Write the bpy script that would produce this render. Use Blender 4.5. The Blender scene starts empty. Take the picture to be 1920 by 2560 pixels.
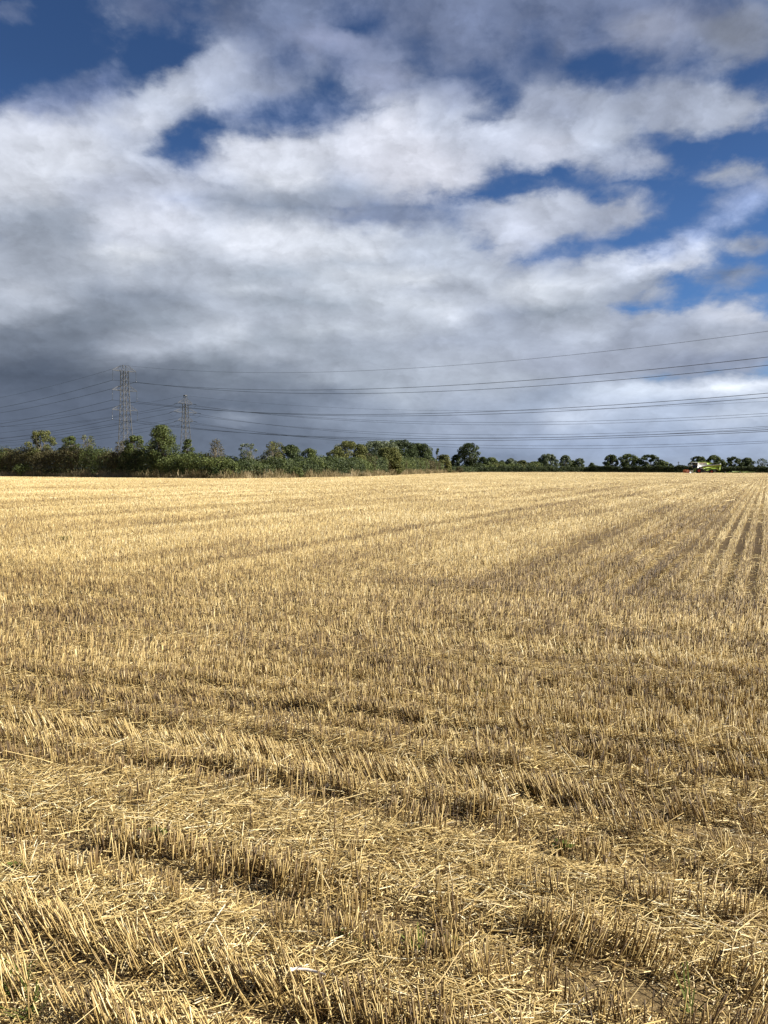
import bpy, math, random
import numpy as np
from mathutils import Vector

rng = np.random.default_rng(7)
random.seed(7)
R = math.radians
C = bpy.context.scene.collection
S = bpy.context.scene

# ------------------------------------------------------------------ camera
F, CX, CY, CAMZ, PITCH = 2070.0, 960.0, 1280.0, 1.65, R(3.01)
cam_d = bpy.data.cameras.new("camera")
cam_d.sensor_fit = 'VERTICAL'
cam_d.sensor_height = 36.0
cam_d.lens = F / 2560.0 * 36.0
cam_d.clip_start, cam_d.clip_end = 0.05, 30000.0
cam = bpy.data.objects.new("camera", cam_d)
C.objects.link(cam)
cam.location = (0, 0, CAMZ)
cam.rotation_euler = (R(90) - PITCH, 0, 0)
S.camera = cam

# ------------------------------------------------------------------ exposure, sun
EXPOSURE = 1.32
S.view_settings.view_transform = 'Standard'
S.view_settings.look = 'None'
S.view_settings.gamma = 1.0
S.view_settings.exposure = EXPOSURE
S.view_settings.use_curve_mapping = False
S.cycles.max_bounces = 5
S.cycles.diffuse_bounces = 3
S.cycles.transparent_max_bounces = 4
SUN_EL, SUN_AZ = R(36), R(100)          # azimuth clockwise from +Y: right of the camera
sd = Vector((math.sin(SUN_AZ) * math.cos(SUN_EL), math.cos(SUN_AZ) * math.cos(SUN_EL), math.sin(SUN_EL)))
sun_d = bpy.data.lights.new("sun", 'SUN')
sun_d.energy = 5.0
sun_d.angle = R(0.5)
sun_d.color = (1.0, 0.95, 0.87)
sun = bpy.data.objects.new("sun", sun_d)
C.objects.link(sun)
sun.rotation_euler = (-sd).to_track_quat('-Z', 'Y').to_euler()
sun.location = (60, -20, 60)

# ------------------------------------------------------------------ sky: Nishita blue behind a cloud layer
CP, SP = math.cos(PITCH), math.sin(PITCH)
def lin(c):
    c = np.asarray(c, float) / 255.0
    return np.where(c <= 0.04045, c / 12.92, ((c + 0.055) / 1.055) ** 2.4)

# cloud masses: (x, y, half width, half height, tilt, coverage, colour) read off the photograph, turned into sky directions below
W_, L_, M_, G_, D_, T_ = (214,218,230), (190,197,212), (160,168,186), (135,145,163), (108,118,137), (112,126,158)
BL = [
 # base layers
 (500,760,900,240,0,1,(172,180,194)), (1250,820,420,200,0,1,(172,180,195)), (960,1100,2500,160,0,1,(104,115,132)),
 (1650,1080,700,120,0,1,(156,168,188)),
 # top, thin veil
 (1300,40,700,190,0,.66,(118,131,162)), (700,90,170,110,0,.75,(122,136,168)), (30,35,70,42,0,.6,(108,124,160)), (350,5,80,60,0,.55,(98,112,145)),
 (440,40,60,35,0,.4,(105,118,150)), (560,25,70,60,0,.7,(112,124,152)),
 (890,62,70,36,10,.08,T_), (735,150,34,28,0,.05,T_), (862,172,42,42,0,.3,T_), (1050,122,55,22,0,.35,T_),
 (1165,190,70,26,0,.4,T_), (1205,222,95,26,-8,.25,T_), (830,105,115,34,0,.95,(142,152,182)), (960,195,95,50,0,.95,(148,158,186)),
 (690,215,80,40,0,.9,(140,152,180)), (1360,115,24,46,0,.4,T_), (1512,52,34,30,0,.35,T_), (1630,72,115,46,0,.98,(148,156,178)),
 (1850,95,105,70,0,.95,(128,136,154)), (1500,165,85,32,0,.05,T_), (1575,185,50,28,0,.2,T_), (1725,172,75,22,0,.3,T_), (1890,178,70,28,0,.05,T_),
 (1760,12,50,20,0,.55,(95,106,136)),
 # diagonal bank, upper left
 (200,250,100,66,0,.62,(118,134,172)), (80,262,110,44,0,.66,(136,150,184)), (275,190,30,48,-10,.55,(110,128,170)),
 (60,370,190,90,0,1,(206,211,224)), (290,318,170,62,-12,1,(184,192,210)), (440,240,165,58,-28,1,(178,187,206)), (560,165,90,56,-20,1,(176,185,206)),
 (460,240,60,34,-20,1,(196,203,218)), (600,232,70,44,0,.95,(168,178,200)), (340,300,60,36,0,1,(200,206,220)), (130,345,120,40,0,1,(208,213,226)),
 (120,455,280,110,0,1,(200,205,216)), (350,470,200,60,-5,1,(184,191,208)), (420,520,90,30,-10,.85,(176,188,216)),
 (730,280,180,40,-3,.33,(136,152,188)), (560,285,60,34,0,.45,(150,162,190)), (480,398,60,22,-8,.36,(150,163,192)), (440,415,26,16,0,.1,M_),
 # middle banks
 (770,410,270,84,0,1,(206,211,224)), (640,395,105,56,0,1,(212,217,230)), (700,450,130,44,0,1,(204,209,220)), (760,508,270,42,0,1,(148,159,178)),
 (590,540,60,46,20,1,(160,170,188)), (885,455,50,45,0,1,(160,172,195)),
 (1130,245,90,42,0,.85,(150,161,188)), (1000,335,165,80,0,1,(212,216,229)), (1050,425,185,66,0,1,(204,207,219)), (1250,335,140,80,0,1,(196,203,220)), (1100,300,70,40,0,1,(190,198,216)),
 (1420,300,150,90,0,1,(178,187,206)), (1520,350,70,36,0,1,(190,199,217)), (1370,375,90,50,0,1,(196,202,218)), (1370,262,115,48,0,.95,(158,167,188)),
 (1700,262,185,60,0,1,(158,167,187)), (1810,292,105,44,-15,1,(170,179,198)), (1915,258,36,52,0,.95,(172,180,198)),
 (1268,268,30,26,-30,.0,M_), (1195,305,40,20,-20,.2,M_), (1640,352,70,34,0,.3,M_), (1885,345,62,46,-20,.0,M_), (1760,330,50,20,0,.8,M_),
 (1590,408,150,28,0,.9,(158,167,188)), (1860,440,120,36,6,.95,(165,174,192)), (1750,445,60,16,-10,.75,M_), (1840,490,90,40,-25,.5,(140,156,192)),
 (1460,462,150,32,-3,.14,M_), (1650,520,120,74,0,.06,M_), (1690,430,40,30,0,.1,M_),
 (960,542,190,34,0,.9,(128,142,172)), (845,520,34,18,0,.35,M_), (1115,515,44,24,-20,.3,M_), (1200,530,80,40,0,.85,(168,180,206)),
 (1330,545,150,56,-4,1,(190,197,213)), (1290,580,80,70,0,1,(192,199,216)), (1520,548,125,34,-6,1,(164,172,190)), (1590,500,34,40,10,.85,(160,168,187)),
 (1480,640,210,30,-6,.15,M_), (1195,618,58,22,0,.05,M_), (1380,640,60,30,0,.4,(150,165,198)), (1470,600,60,16,0,.45,(140,155,190)),
 (1640,650,160,36,-12,1,(228,235,249)), (1700,608,150,26,-24,.6,(165,183,222)), (1820,540,130,26,-26,.5,(160,180,222)), (1700,650,90,24,-8,1,(224,231,246)),
 (1735,672,42,14,-8,1,(152,162,184)), (1880,612,64,26,-8,.78,(138,150,174)), (1830,692,95,24,-12,.72,(122,137,164)), (1400,680,130,22,-8,.9,(160,171,192)),
 (1450,712,190,40,-4,1,(196,203,216)), (1600,715,85,26,-10,1,(150,160,178)), (1340,730,100,26,0,1,(204,210,220)), (1400,775,170,26,-6,1,(150,160,175)),
 (1760,752,160,30,-6,.06,M_), (1560,772,60,16,-10,.12,M_), (1352,838,62,20,-6,.05,M_), (1880,725,50,22,0,.3,M_),
 (1830,782,105,32,0,1,(206,212,226)), (1660,810,130,26,-4,1,(176,186,206)), (1640,860,330,50,-4,1,(158,167,185)), (1450,850,60,24,-20,1,(192,201,218)),
 (1480,905,420,36,-4,1,(150,158,175)), (1800,912,190,22,-3,1,(124,134,156)), (1850,850,120,36,-4,1,(164,172,188)),
 # broad stratus, left and centre
 (130,560,170,70,0,1,(152,161,176)), (270,600,90,26,4,1,(146,156,172)), (370,560,150,60,0,1,(212,217,230)), (300,640,150,24,0,1,(208,213,222)),
 (560,580,60,50,0,1,(200,206,220)), (690,605,190,54,0,1,(214,219,230)), (910,620,190,46,0,1,(206,212,223)), (1080,630,120,50,0,1,(188,197,213)),
 (90,650,150,50,0,1,(158,166,180)), (520,670,230,26,0,1,(176,184,198)), (700,680,140,18,0,1,(166,176,190)), (950,700,210,24,-3,1,(208,214,224)),
 (880,665,110,20,0,1,(178,187,201)), (1180,690,90,24,0,1,(190,198,212)), (80,730,110,26,12,1,(182,189,202)), (320,748,190,34,0,1,(142,152,168)),
 (600,715,80,18,0,1,(196,204,216)), (790,752,200,24,-2,1,(166,176,190)), (1040,765,160,20,0,1,(200,207,218)), (1130,790,90,26,-14,1,(214,221,234)),
 (1240,790,46,36,0,1,(160,170,190)), (960,815,240,22,0,1,(182,190,203)), (1200,850,200,36,-5,1,(164,173,190)),
 (60,850,260,50,0,1,(118,128,144)), (250,805,200,30,0,1,(126,136,151)), (420,800,120,24,0,1,(150,160,174)), (560,838,70,36,-15,1,(206,213,225)), (485,870,60,22,0,1,(182,191,206)),
 (700,850,150,36,0,1,(156,165,178)), (900,880,170,30,0,1,(150,159,173)), (840,815,130,20,0,1,(188,196,208)), (1120,900,170,24,0,1,(162,170,184)),
 (90,940,280,60,0,1,(90,101,119)), (380,945,190,44,0,1,(102,112,128)), (210,890,50,22,15,1,(128,138,154)), (650,940,190,34,0,1,(122,132,147)), (520,900,100,24,0,1,(126,136,150)),
 (930,945,190,30,0,1,(148,157,170)), (1190,945,200,26,0,1,(157,165,178)), (1000,1000,110,26,0,1,(168,177,190)), (1180,990,120,26,0,1,(156,165,180)),
 (1720,972,220,17,-2,1,(204,212,225)), (1870,968,110,15,-3,1,(220,227,238)), (1570,982,140,16,-4,1,(192,202,217)), (1740,991,80,6,5,1,(128,142,168)),
 (180,1060,360,90,0,1,(98,109,128)), (600,1080,300,70,0,1,(106,117,135)), (600,1047,60,9,12,1,(164,174,190)), (900,1040,180,40,0,1,(132,143,161)),
 (1230,1060,160,50,0,1,(142,153,172)), (1420,1055,56,46,0,1,(180,190,207)), (1400,1100,26,40,0,1,(164,175,193)), (1520,1020,120,24,-4,1,(172,182,200)), (1650,1030,120,28,0,1,(162,174,194)),
 (1780,1055,46,22,20,1,(176,186,203)), (1890,1025,60,30,0,1,(176,186,202)), (1600,1115,400,44,0,1,(144,158,182)), (1100,1140,300,30,0,1,(122,135,157)),
]
AZN, ELN, AZ_H, EL_MAX = 32, 36, 29.0, 30.0
def paint_sky():
    azs = np.linspace(-AZ_H, AZ_H, AZN)
    els = np.linspace(0, EL_MAX, ELN)
    A, E = np.meshgrid(np.radians(azs), np.radians(els))
    acc_c, acc_k, wsum = 0, 0, 0
    n = 3                                       # a little supersampling inside each cell
    for i in range(n):
        for j in range(n):
            a = A + np.radians((i - 1) * 0.55); e = E + np.radians((j - 1) * 0.3)
            dx, dy, dz = np.sin(a) * np.cos(e), np.cos(a) * np.cos(e), np.sin(e)
            f = dy * CP - dz * SP; u = dy * SP + dz * CP
            px = np.clip(CX + F * dx / f, -40, 1960); py = np.clip(CY - F * u / f, -20, 1185)
            cov = np.zeros(px.shape); col = np.tile(lin((150,160,180)), px.shape + (1,))
            for (bx, by, rx, ry, ang, cv, rgb) in BL:
                t = R(ang); ux = (px - bx) * math.cos(t) + (py - by) * math.sin(t); uy = -(px - bx) * math.sin(t) + (py - by) * math.cos(t)
                d = np.sqrt((ux / rx) ** 2 + (uy / ry) ** 2)
                w = np.clip((1.33 - d) / 0.80, 0, 1); w = w * w * (3 - 2 * w)
                cov = cov * (1 - w) + cv * w
                col = col * (1 - w[..., None]) + lin(rgb) * w[..., None]
            lift = np.clip((px - 350) / 600, 0.25, 1) * np.clip((py - 820) / 120, 0, 1) * np.clip((1240 - py) / 120, 0, 1)      # low cloud colours brightened, more towards the right
            col = col * (1 + 0.26 * lift)[..., None]
            acc_c = acc_c + col; acc_k = acc_k + cov; wsum += 1
    c = acc_c / wsum; g = c.mean(-1, keepdims=True)
    c = c * (g / 0.40) ** 0.14
    return azs, els, c, acc_k / wsum

def build_world():
    w = bpy.data.worlds.new("World"); S.world = w; w.use_nodes = True
    nt = w.node_tree; N = nt.nodes; Lk = nt.links
    for n in list(N): N.remove(n)
    def val(x, sock):
        if isinstance(x, (int, float)): sock.default_value = x
        else: Lk.new(x, sock)
    def m(op, a, b=0.0, c=0.0, clamp=False):
        n = N.new('ShaderNodeMath'); n.operation = op; n.use_clamp = clamp
        val(a, n.inputs[0]); val(b, n.inputs[1]); val(c, n.inputs[2]); return n.outputs[0]
    def mr(x, a, b, c=0.0, d=1.0, kind='LINEAR'):
        n = N.new('ShaderNodeMapRange'); n.interpolation_type = kind; n.clamp = True
        val(x, n.inputs[0]); val(a, n.inputs[1]); val(b, n.inputs[2]); val(c, n.inputs[3]); val(d, n.inputs[4]); return n.outputs[0]
    def noise(vec, scale, detail, rough=0.55, dist=0.0, lac=2.0):
        n = N.new('ShaderNodeTexNoise'); n.noise_dimensions = '2D'
        n.inputs['Scale'].default_value = scale; n.inputs['Detail'].default_value = detail
        n.inputs['Roughness'].default_value = rough; n.inputs['Distortion'].default_value = dist; n.inputs['Lacunarity'].default_value = lac
        Lk.new(vec, n.inputs['Vector']); return n
    tc = N.new('ShaderNodeTexCoord'); sx = N.new('ShaderNodeSeparateXYZ'); Lk.new(tc.outputs['Generated'], sx.inputs[0])
    x, y, z = sx.outputs
    az = m('MULTIPLY', m('ARCTAN2', x, y), 180 / math.pi)
    el = m('MULTIPLY', m('ARCSINE', z), 180 / math.pi)
    # position on the cloud layer seen in that direction
    zz = m('ADD', m('MAXIMUM', z, 0.0), 0.42)
    cb = N.new('ShaderNodeCombineXYZ'); Lk.new(m('DIVIDE', x, zz), cb.inputs[0]); Lk.new(m('DIVIDE', y, zz), cb.inputs[1])
    P = cb.outputs[0]
    big = noise(P, 5.0, 2.0, 0.5); mid = noise(P, 14.0, 6.0, 0.58)
    sb = N.new('ShaderNodeSeparateColor'); Lk.new(big.outputs['Color'], sb.inputs[0])
    sm = N.new('ShaderNodeSeparateColor'); Lk.new(mid.outputs['Color'], sm.inputs[0])
    ampl = mr(el, 1.0, 14.0, 0.35, 1.0)
    def warp(base, c1, c2, k1, k2):
        o = m('ADD', m('MULTIPLY', m('SUBTRACT', c1, 0.5), k1), m('MULTIPLY', m('SUBTRACT', c2, 0.5), k2))
        return m('ADD', base, m('MULTIPLY', o, ampl))
    azw = warp(az, sb.outputs[0], sm.outputs[0], 0.8, 2.2)
    elw = warp(el, sb.outputs[1], sm.outputs[1], 0.5, 1.5)
    fac = mr(azw, -AZ_H, AZ_H)
    azs, els, col, cov = paint_sky()
    scale = 1.0 / (2 ** EXPOSURE)
    prev_c = prev_a = None
    for r in range(ELN):
        cr = N.new('ShaderNodeValToRGB'); cr.color_ramp.interpolation = 'CARDINAL'
        e = cr.color_ramp.elements
        while len(e) < AZN: e.new(0.5)
        for k in range(AZN):
            e[k].position = k / (AZN - 1)
        for k in range(AZN):
            e[k].color = (*(col[r, k] * scale), cov[r, k])
        Lk.new(fac, cr.inputs[0])
        if prev_c is None: prev_c, prev_a = cr.outputs['Color'], cr.outputs['Alpha']; continue
        t = mr(elw, float(els[r - 1]), float(els[r]))
        mx = N.new('ShaderNodeMix'); mx.data_type = 'RGBA'
        Lk.new(t, mx.inputs[0]); Lk.new(prev_c, mx.inputs[6]); Lk.new(cr.outputs['Color'], mx.inputs[7])
        ma = N.new('ShaderNodeMix'); ma.data_type = 'FLOAT'
        Lk.new(t, ma.inputs[0]); Lk.new(prev_a, ma.inputs[2]); Lk.new(cr.outputs['Alpha'], ma.inputs[3])
        prev_c, prev_a = mx.outputs[2], ma.outputs[0]
    # billows
    puff = noise(P, 8.0, 9.0, 0.6, 0.1)
    # cauliflower lumps
    wv = N.new('ShaderNodeVectorMath'); wv.operation = 'SCALE'; Lk.new(puff.outputs['Color'], wv.inputs[0]); wv.inputs['Scale'].default_value = 0.16
    wa = N.new('ShaderNodeVectorMath'); wa.operation = 'ADD'; Lk.new(P, wa.inputs[0]); Lk.new(wv.outputs[0], wa.inputs[1])
    def lumps(vec):
        v = N.new('ShaderNodeTexVoronoi'); v.voronoi_dimensions = '2D'; v.feature = 'SMOOTH_F1'; v.inputs['Scale'].default_value = 11.0; v.inputs['Detail'].default_value = 3.0
        v.inputs['Roughness'].default_value = 0.55; v.inputs['Smoothness'].default_value = 0.5; v.normalize = True; Lk.new(vec, v.inputs['Vector']); return v.outputs['Distance']
    lump = m('SUBTRACT', 0.42, lumps(wa.outputs[0]))
    wb = N.new('ShaderNodeVectorMath'); wb.operation = 'ADD'; Lk.new(wa.outputs[0], wb.inputs[0]); wb.inputs[1].default_value = (0.018, -0.012, 0)
    lump_rel = m('SUBTRACT', lump, m('SUBTRACT', 0.42, lumps(wb.outputs[0])))
    sh = N.new('ShaderNodeVectorMath'); sh.operation = 'ADD'; Lk.new(P, sh.inputs[0])
    sh.inputs[1].default_value = (0.035 * math.sin(SUN_AZ), 0.035 * math.cos(SUN_AZ) - 0.02, 0)
    puff2 = noise(sh.outputs[0], 8.0, 9.0, 0.6, 0.1)
    relief = m('SUBTRACT', puff.outputs[0], puff2.outputs[0])
    fine = noise(P, 30.0, 7.0, 0.62, 0.2)
    a = m('ADD', prev_a, m('MULTIPLY', m('SUBTRACT', puff.outputs[0], 0.5), 0.7))
    a = m('ADD', a, m('MULTIPLY', m('SUBTRACT', fine.outputs[0], 0.5), 0.30))
    a = m('ADD', a, m('MULTIPLY', lump, 0.38))
    a = mr(a, 0.14, 0.86, 0.0, 1.0, 'SMOOTHSTEP')
    soft = mr(el, 0.0, 20.0, 0.40, 1.0)
    br = m('ADD', 1.0, m('MULTIPLY', soft, m('ADD', m('ADD', m('MULTIPLY', relief, 0.62), m('ADD', m('MULTIPLY', lump, 0.14), m('MULTIPLY', lump_rel, 0.55))), m('ADD', m('MULTIPLY', m('SUBTRACT', puff.outputs[0], 0.5), 0.16), m('MULTIPLY', m('SUBTRACT', fine.outputs[0], 0.5), 0.14)))))
    vm = N.new('ShaderNodeVectorMath'); vm.operation = 'SCALE'; Lk.new(prev_c, vm.inputs[0]); Lk.new(m('MULTIPLY', br, 10.2), vm.inputs['Scale'])
    sky = N.new('ShaderNodeTexSky'); sky.sky_type = 'NISHITA'; sky.sun_disc = False
    sky.sun_elevation, sky.sun_rotation = SUN_EL, SUN_AZ
    sky.altitude = 100; sky.air_density = 1.0; sky.dust_density = 0.4; sky.ozone_density = 2.5
    tint = N.new('ShaderNodeMix'); tint.data_type = 'RGBA'; tint.blend_type = 'MULTIPLY'; tint.inputs[0].default_value = 1.0
    Lk.new(sky.outputs[0], tint.inputs[6])
    tg = N.new('ShaderNodeMix'); tg.data_type = 'RGBA'; Lk.new(mr(el, 6.0, 24.0), tg.inputs[0])
    tg.inputs[6].default_value = (0.18, 0.275, 0.43, 1); tg.inputs[7].default_value = (0.13, 0.185, 0.27, 1); Lk.new(tg.outputs[2], tint.inputs[7])
    mix = N.new('ShaderNodeMix'); mix.data_type = 'RGBA'
    Lk.new(a, mix.inputs[0]); Lk.new(tint.outputs[2], mix.inputs[6]); Lk.new(vm.outputs[0], mix.inputs[7])
    bg = N.new('ShaderNodeBackground'); bg.inputs['Strength'].default_value = 0.1; Lk.new(mix.outputs[2], bg.inputs['Color'])
    out = N.new('ShaderNodeOutputWorld'); Lk.new(bg.outputs[0], out.inputs['Surface'])
    w.cycles.sampling_method = 'MANUAL'; w.cycles.sample_map_resolution = 512
build_world()

# ------------------------------------------------------------------ helpers
def at(px, Y):                     # metres right of the camera axis for a bearing read off the photograph
    return (px - CX) / F * Y
def hz(py, Y):                     # height above the field of a sight line at distance Y
    b = (CY - py) / F
    return CAMZ + Y * (b * CP - SP) / (CP + SP * b)
def tag(o, label=None, cat=None, group=None, kind=None):
    if label: o['label'] = label
    if cat: o['category'] = cat
    if group: o['group'] = group
    if kind: o['kind'] = kind
    return o
def empty(name, loc=(0, 0, 0), rz=0.0):
    o = bpy.data.objects.new(name, None); C.objects.link(o)
    o.location = loc; o.rotation_euler = (0, 0, rz); o.empty_display_size = 0.3
    return o
def mesh_np(name, V, quads=None, tris=None, attrs=None, mat=None, parent=None, smooth=False):
    me = bpy.data.meshes.new(name)
    V = np.asarray(V, np.float32)
    q = np.zeros((0, 4), np.int32) if quads is None else np.asarray(quads, np.int32).reshape(-1, 4)
    t = np.zeros((0, 3), np.int32) if tris is None else np.asarray(tris, np.int32).reshape(-1, 3)
    me.vertices.add(len(V)); me.vertices.foreach_set('co', V.ravel())
    loops = np.concatenate([q.ravel(), t.ravel()])
    me.loops.add(len(loops)); me.loops.foreach_set('vertex_index', loops)
    st = np.concatenate([np.arange(len(q)) * 4, len(q) * 4 + np.arange(len(t)) * 3]).astype(np.int32)
    me.polygons.add(len(st)); me.polygons.foreach_set('loop_start', st)
    if smooth: me.polygons.foreach_set('use_smooth', np.ones(len(st), bool))
    me.update(calc_edges=True)
    for k, v in (attrs or {}).items():
        a = me.attributes.new(k, 'FLOAT', 'POINT'); a.data.foreach_set('value', np.asarray(v, np.float32))
    if mat: me.materials.append(mat)
    o = bpy.data.objects.new(name, me); C.objects.link(o)
    if parent is not None: o.parent = parent
    return o

class MB:
    """collects tubes, boxes and prisms for one mesh"""
    def __init__(s): s.V, s.Q, s.T, s.n = [], [], [], 0
    def add(s, V, Q=(), T=()):
        V = np.asarray(V, float)
        if len(Q): s.Q.append(np.asarray(Q) + s.n)
        if len(T): s.T.append(np.asarray(T) + s.n)
        s.V.append(V); s.n += len(V)
    def tube(s, pts, rad, k=5, cap=True):
        P = np.asarray(pts, float); n = len(P)
        rad = np.full(n, rad, float) if np.isscalar(rad) else np.asarray(rad, float)
        tg = np.gradient(P, axis=0) if n > 2 else np.repeat((P[1:] - P[:1]), n, axis=0)
        tg /= np.linalg.norm(tg, axis=1, keepdims=True) + 1e-9
        ref = np.array([0, 0, 1.0]) if abs(tg[0, 2]) < 0.9 else np.array([1.0, 0, 0])
        u = np.cross(tg, ref); u /= np.linalg.norm(u, axis=1, keepdims=True) + 1e-9
        w = np.cross(tg, u)
        a = np.arange(k) * 2 * math.pi / k + math.pi / 4
        V = P[:, None] + rad[:, None, None] * (np.cos(a)[None, :, None] * u[:, None] + np.sin(a)[None, :, None] * w[:, None])
        idx = np.arange(n * k).reshape(n, k)
        Q = np.stack([idx[:-1], np.roll(idx[:-1], -1, 1), np.roll(idx[1:], -1, 1), idx[1:]], -1).reshape(-1, 4)
        T = []
        if cap:
            for r, f in ((idx[0], 1), (idx[-1], -1)):
                for i in range(1, k - 1): T.append([r[0], r[i], r[i + 1]][::f])
        s.add(V.reshape(-1, 3), Q, T)
    def bar(s, a, b, r, k=4): s.tube([a, b], r, k)
    def box(s, c, d, rz=0.0, bev=0.0):
        x, y, z = np.array(d) / 2
        if bev > 0:                                    # chamfered all round
            b = bev; L = []
            for zz, ins in ((-z, b), (-z + b, 0), (z - b, 0), (z, b)):
                X, Y = x - ins, y - ins
                L.append([(-X + b, -Y, zz), (X - b, -Y, zz), (X, -Y + b, zz), (X, Y - b, zz), (X - b, Y, zz), (-X + b, Y, zz), (-X, Y - b, zz), (-X, -Y + b, zz)])
            V = np.array(L, float).reshape(-1, 3); idx = np.arange(32).reshape(4, 8)
            Q = np.stack([idx[:-1], np.roll(idx[:-1], -1, 1), np.roll(idx[1:], -1, 1), idx[1:]], -1).reshape(-1, 4)
            T = []
            for r, f in ((idx[0], -1), (idx[-1], 1)):
                for i in range(1, 7): T.append([r[0], r[i], r[i + 1]][::f])
        else:
            V = np.array([(-x, -y, -z), (x, -y, -z), (x, y, -z), (-x, y, -z), (-x, -y, z), (x, -y, z), (x, y, z), (-x, y, z)], float)
            Q = [(0, 3, 2, 1), (4, 5, 6, 7), (0, 1, 5, 4), (1, 2, 6, 5), (2, 3, 7, 6), (3, 0, 4, 7)]; T = ()
        ca, sa = math.cos(rz), math.sin(rz)
        V = np.stack([V[:, 0] * ca - V[:, 1] * sa, V[:, 0] * sa + V[:, 1] * ca, V[:, 2]], 1) + np.array(c)
        s.add(V, Q, T)
    def prism(s, poly, y0, y1):                        # polygon in xz (counter-clockwise seen from -y), extruded along y
        n = len(poly); P = np.array(poly, float)
        V = np.concatenate([np.stack([P[:, 0], np.full(n, y0), P[:, 1]], 1), np.stack([P[:, 0], np.full(n, y1), P[:, 1]], 1)])
        Q = [(i, (i + 1) % n, n + (i + 1) % n, n + i) for i in range(n)]
        T = []
        for i in range(1, n - 1):
            T.append((0, i, i + 1)); T.append((n, n + i + 1, n + i))
        s.add(V, Q, T)
    def wheel(s, c, r, w, r_in=0.0, k=28):             # ring turning round the y axis
        a = np.arange(k) * 2 * math.pi / k
        prof = [(r_in, -w / 2), (r * 0.93, -w / 2), (r, -w / 2 * 0.75), (r, w / 2 * 0.75), (r * 0.93, w / 2), (r_in, w / 2)]
        V = np.array([[(c[0] + q * math.cos(t), c[1] + y, c[2] + q * math.sin(t)) for (q, y) in prof] for t in a], float)
        m = len(prof); idx = np.arange(k * m).reshape(k, m)
        Q = np.stack([idx, np.roll(idx, -1, 1), np.roll(np.roll(idx, -1, 0), -1, 1), np.roll(idx, -1, 0)], -1).reshape(-1, 4)
        s.add(V.reshape(-1, 3), Q)
    def build(s, name, mat=None, parent=None, smooth=False, attrs=None):
        V = np.concatenate(s.V); Q = np.concatenate(s.Q) if s.Q else None; T = np.concatenate(s.T) if s.T else None
        return mesh_np(name, V, Q, T, attrs, mat, parent, smooth)

def material(name, rgb, rough=0.6, spec=0.3, metal=0.0, var=0.0, vscale=3.0, bump=0.0):
    m = bpy.data.materials.new(name); m.use_nodes = True; nt = m.node_tree
    b = nt.nodes['Principled BSDF']
    b.inputs['Base Color'].default_value = (*rgb, 1); b.inputs['Roughness'].default_value = rough
    b.inputs['Specular IOR Level'].default_value = spec; b.inputs['Metallic'].default_value = metal
    tc = nt.nodes.new('ShaderNodeTexCoord'); n = nt.nodes.new('ShaderNodeTexNoise'); n.inputs['Scale'].default_value = vscale; n.inputs['Detail'].default_value = 6
    nt.links.new(tc.outputs['Object'], n.inputs['Vector'])
    if var > 0:
        r = nt.nodes.new('ShaderNodeValToRGB'); r.color_ramp.elements[0].position = 0.3; r.color_ramp.elements[1].position = 0.7
        r.color_ramp.elements[0].color = (*[c * (1 - var) for c in rgb], 1); r.color_ramp.elements[1].color = (*[min(1, c * (1 + var)) for c in rgb], 1)
        nt.links.new(n.outputs[0], r.inputs[0]); nt.links.new(r.outputs[0], b.inputs['Base Color'])
    if bump > 0:
        bm = nt.nodes.new('ShaderNodeBump'); bm.inputs['Strength'].default_value = bump; nt.links.new(n.outputs[0], bm.inputs['Height']); nt.links.new(bm.outputs[0], b.inputs['Normal'])
    return m

def tone_material(name, stops, rough=0.6, spec=0.25, transl=0.0, attr='tone'):
    """colour of each stalk, leaf or blade from its own 'tone' value"""
    m = bpy.data.materials.new(name); m.use_nodes = True; nt = m.node_tree
    b = nt.nodes['Principled BSDF']; out = nt.nodes['Material Output']
    a = nt.nodes.new('ShaderNodeAttribute'); a.attribute_name = attr
    r = nt.nodes.new('ShaderNodeValToRGB'); e = r.color_ramp.elements
    while len(e) < len(stops): e.new(0.5)
    for k, (p, c) in enumerate(stops): e[k].position = p
    for k, (p, c) in enumerate(stops): e[k].color = (*c, 1)
    nt.links.new(a.outputs['Fac'], r.inputs[0]); nt.links.new(r.outputs[0], b.inputs['Base Color'])
    b.inputs['Roughness'].default_value = rough; b.inputs['Specular IOR Level'].default_value = spec
    if transl > 0:
        t = nt.nodes.new('ShaderNodeBsdfTranslucent'); nt.links.new(r.outputs[0], t.inputs['Color'])
        x = nt.nodes.new('ShaderNodeMixShader'); x.inputs[0].default_value = transl
        nt.links.new(b.outputs[0], x.inputs[1]); nt.links.new(t.outputs[0], x.inputs[2]); nt.links.new(x.outputs[0], out.inputs['Surface'])
    return m

class VN:
    """smooth 2-D value noise"""
    def __init__(s, seed, n=64): s.g = np.random.default_rng(seed).random((n, n)); s.n = n
    def __call__(s, x, y):
        x = np.asarray(x, float); y = np.asarray(y, float)
        i = np.floor(x).astype(int); j = np.floor(y).astype(int); a = x - i; b = y - j
        a = a * a * (3 - 2 * a); b = b * b * (3 - 2 * b); g, n = s.g, s.n
        return (g[i % n, j % n] * (1 - a) + g[(i + 1) % n, j % n] * a) * (1 - b) + (g[i % n, (j + 1) % n] * (1 - a) + g[(i + 1) % n, (j + 1) % n] * a) * b
def fbm(f, x, y, o=4):
    return sum(f(x * 2 ** k + 17.3 * k, y * 2 ** k + 5.1 * k) * 0.5 ** k for k in range(o)) / sum(0.5 ** k for k in range(o))
def sstep(x, a, b):
    t = np.clip((x - a) / (b - a), 0, 1); return t * t * (3 - 2 * t)
def bump(x, c, h, s=0.3):              # 1 inside c +- h, falling to 0 over s*h
    return 1 - sstep(np.abs(x - c), h * (1 - s), h * (1 + s))

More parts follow.
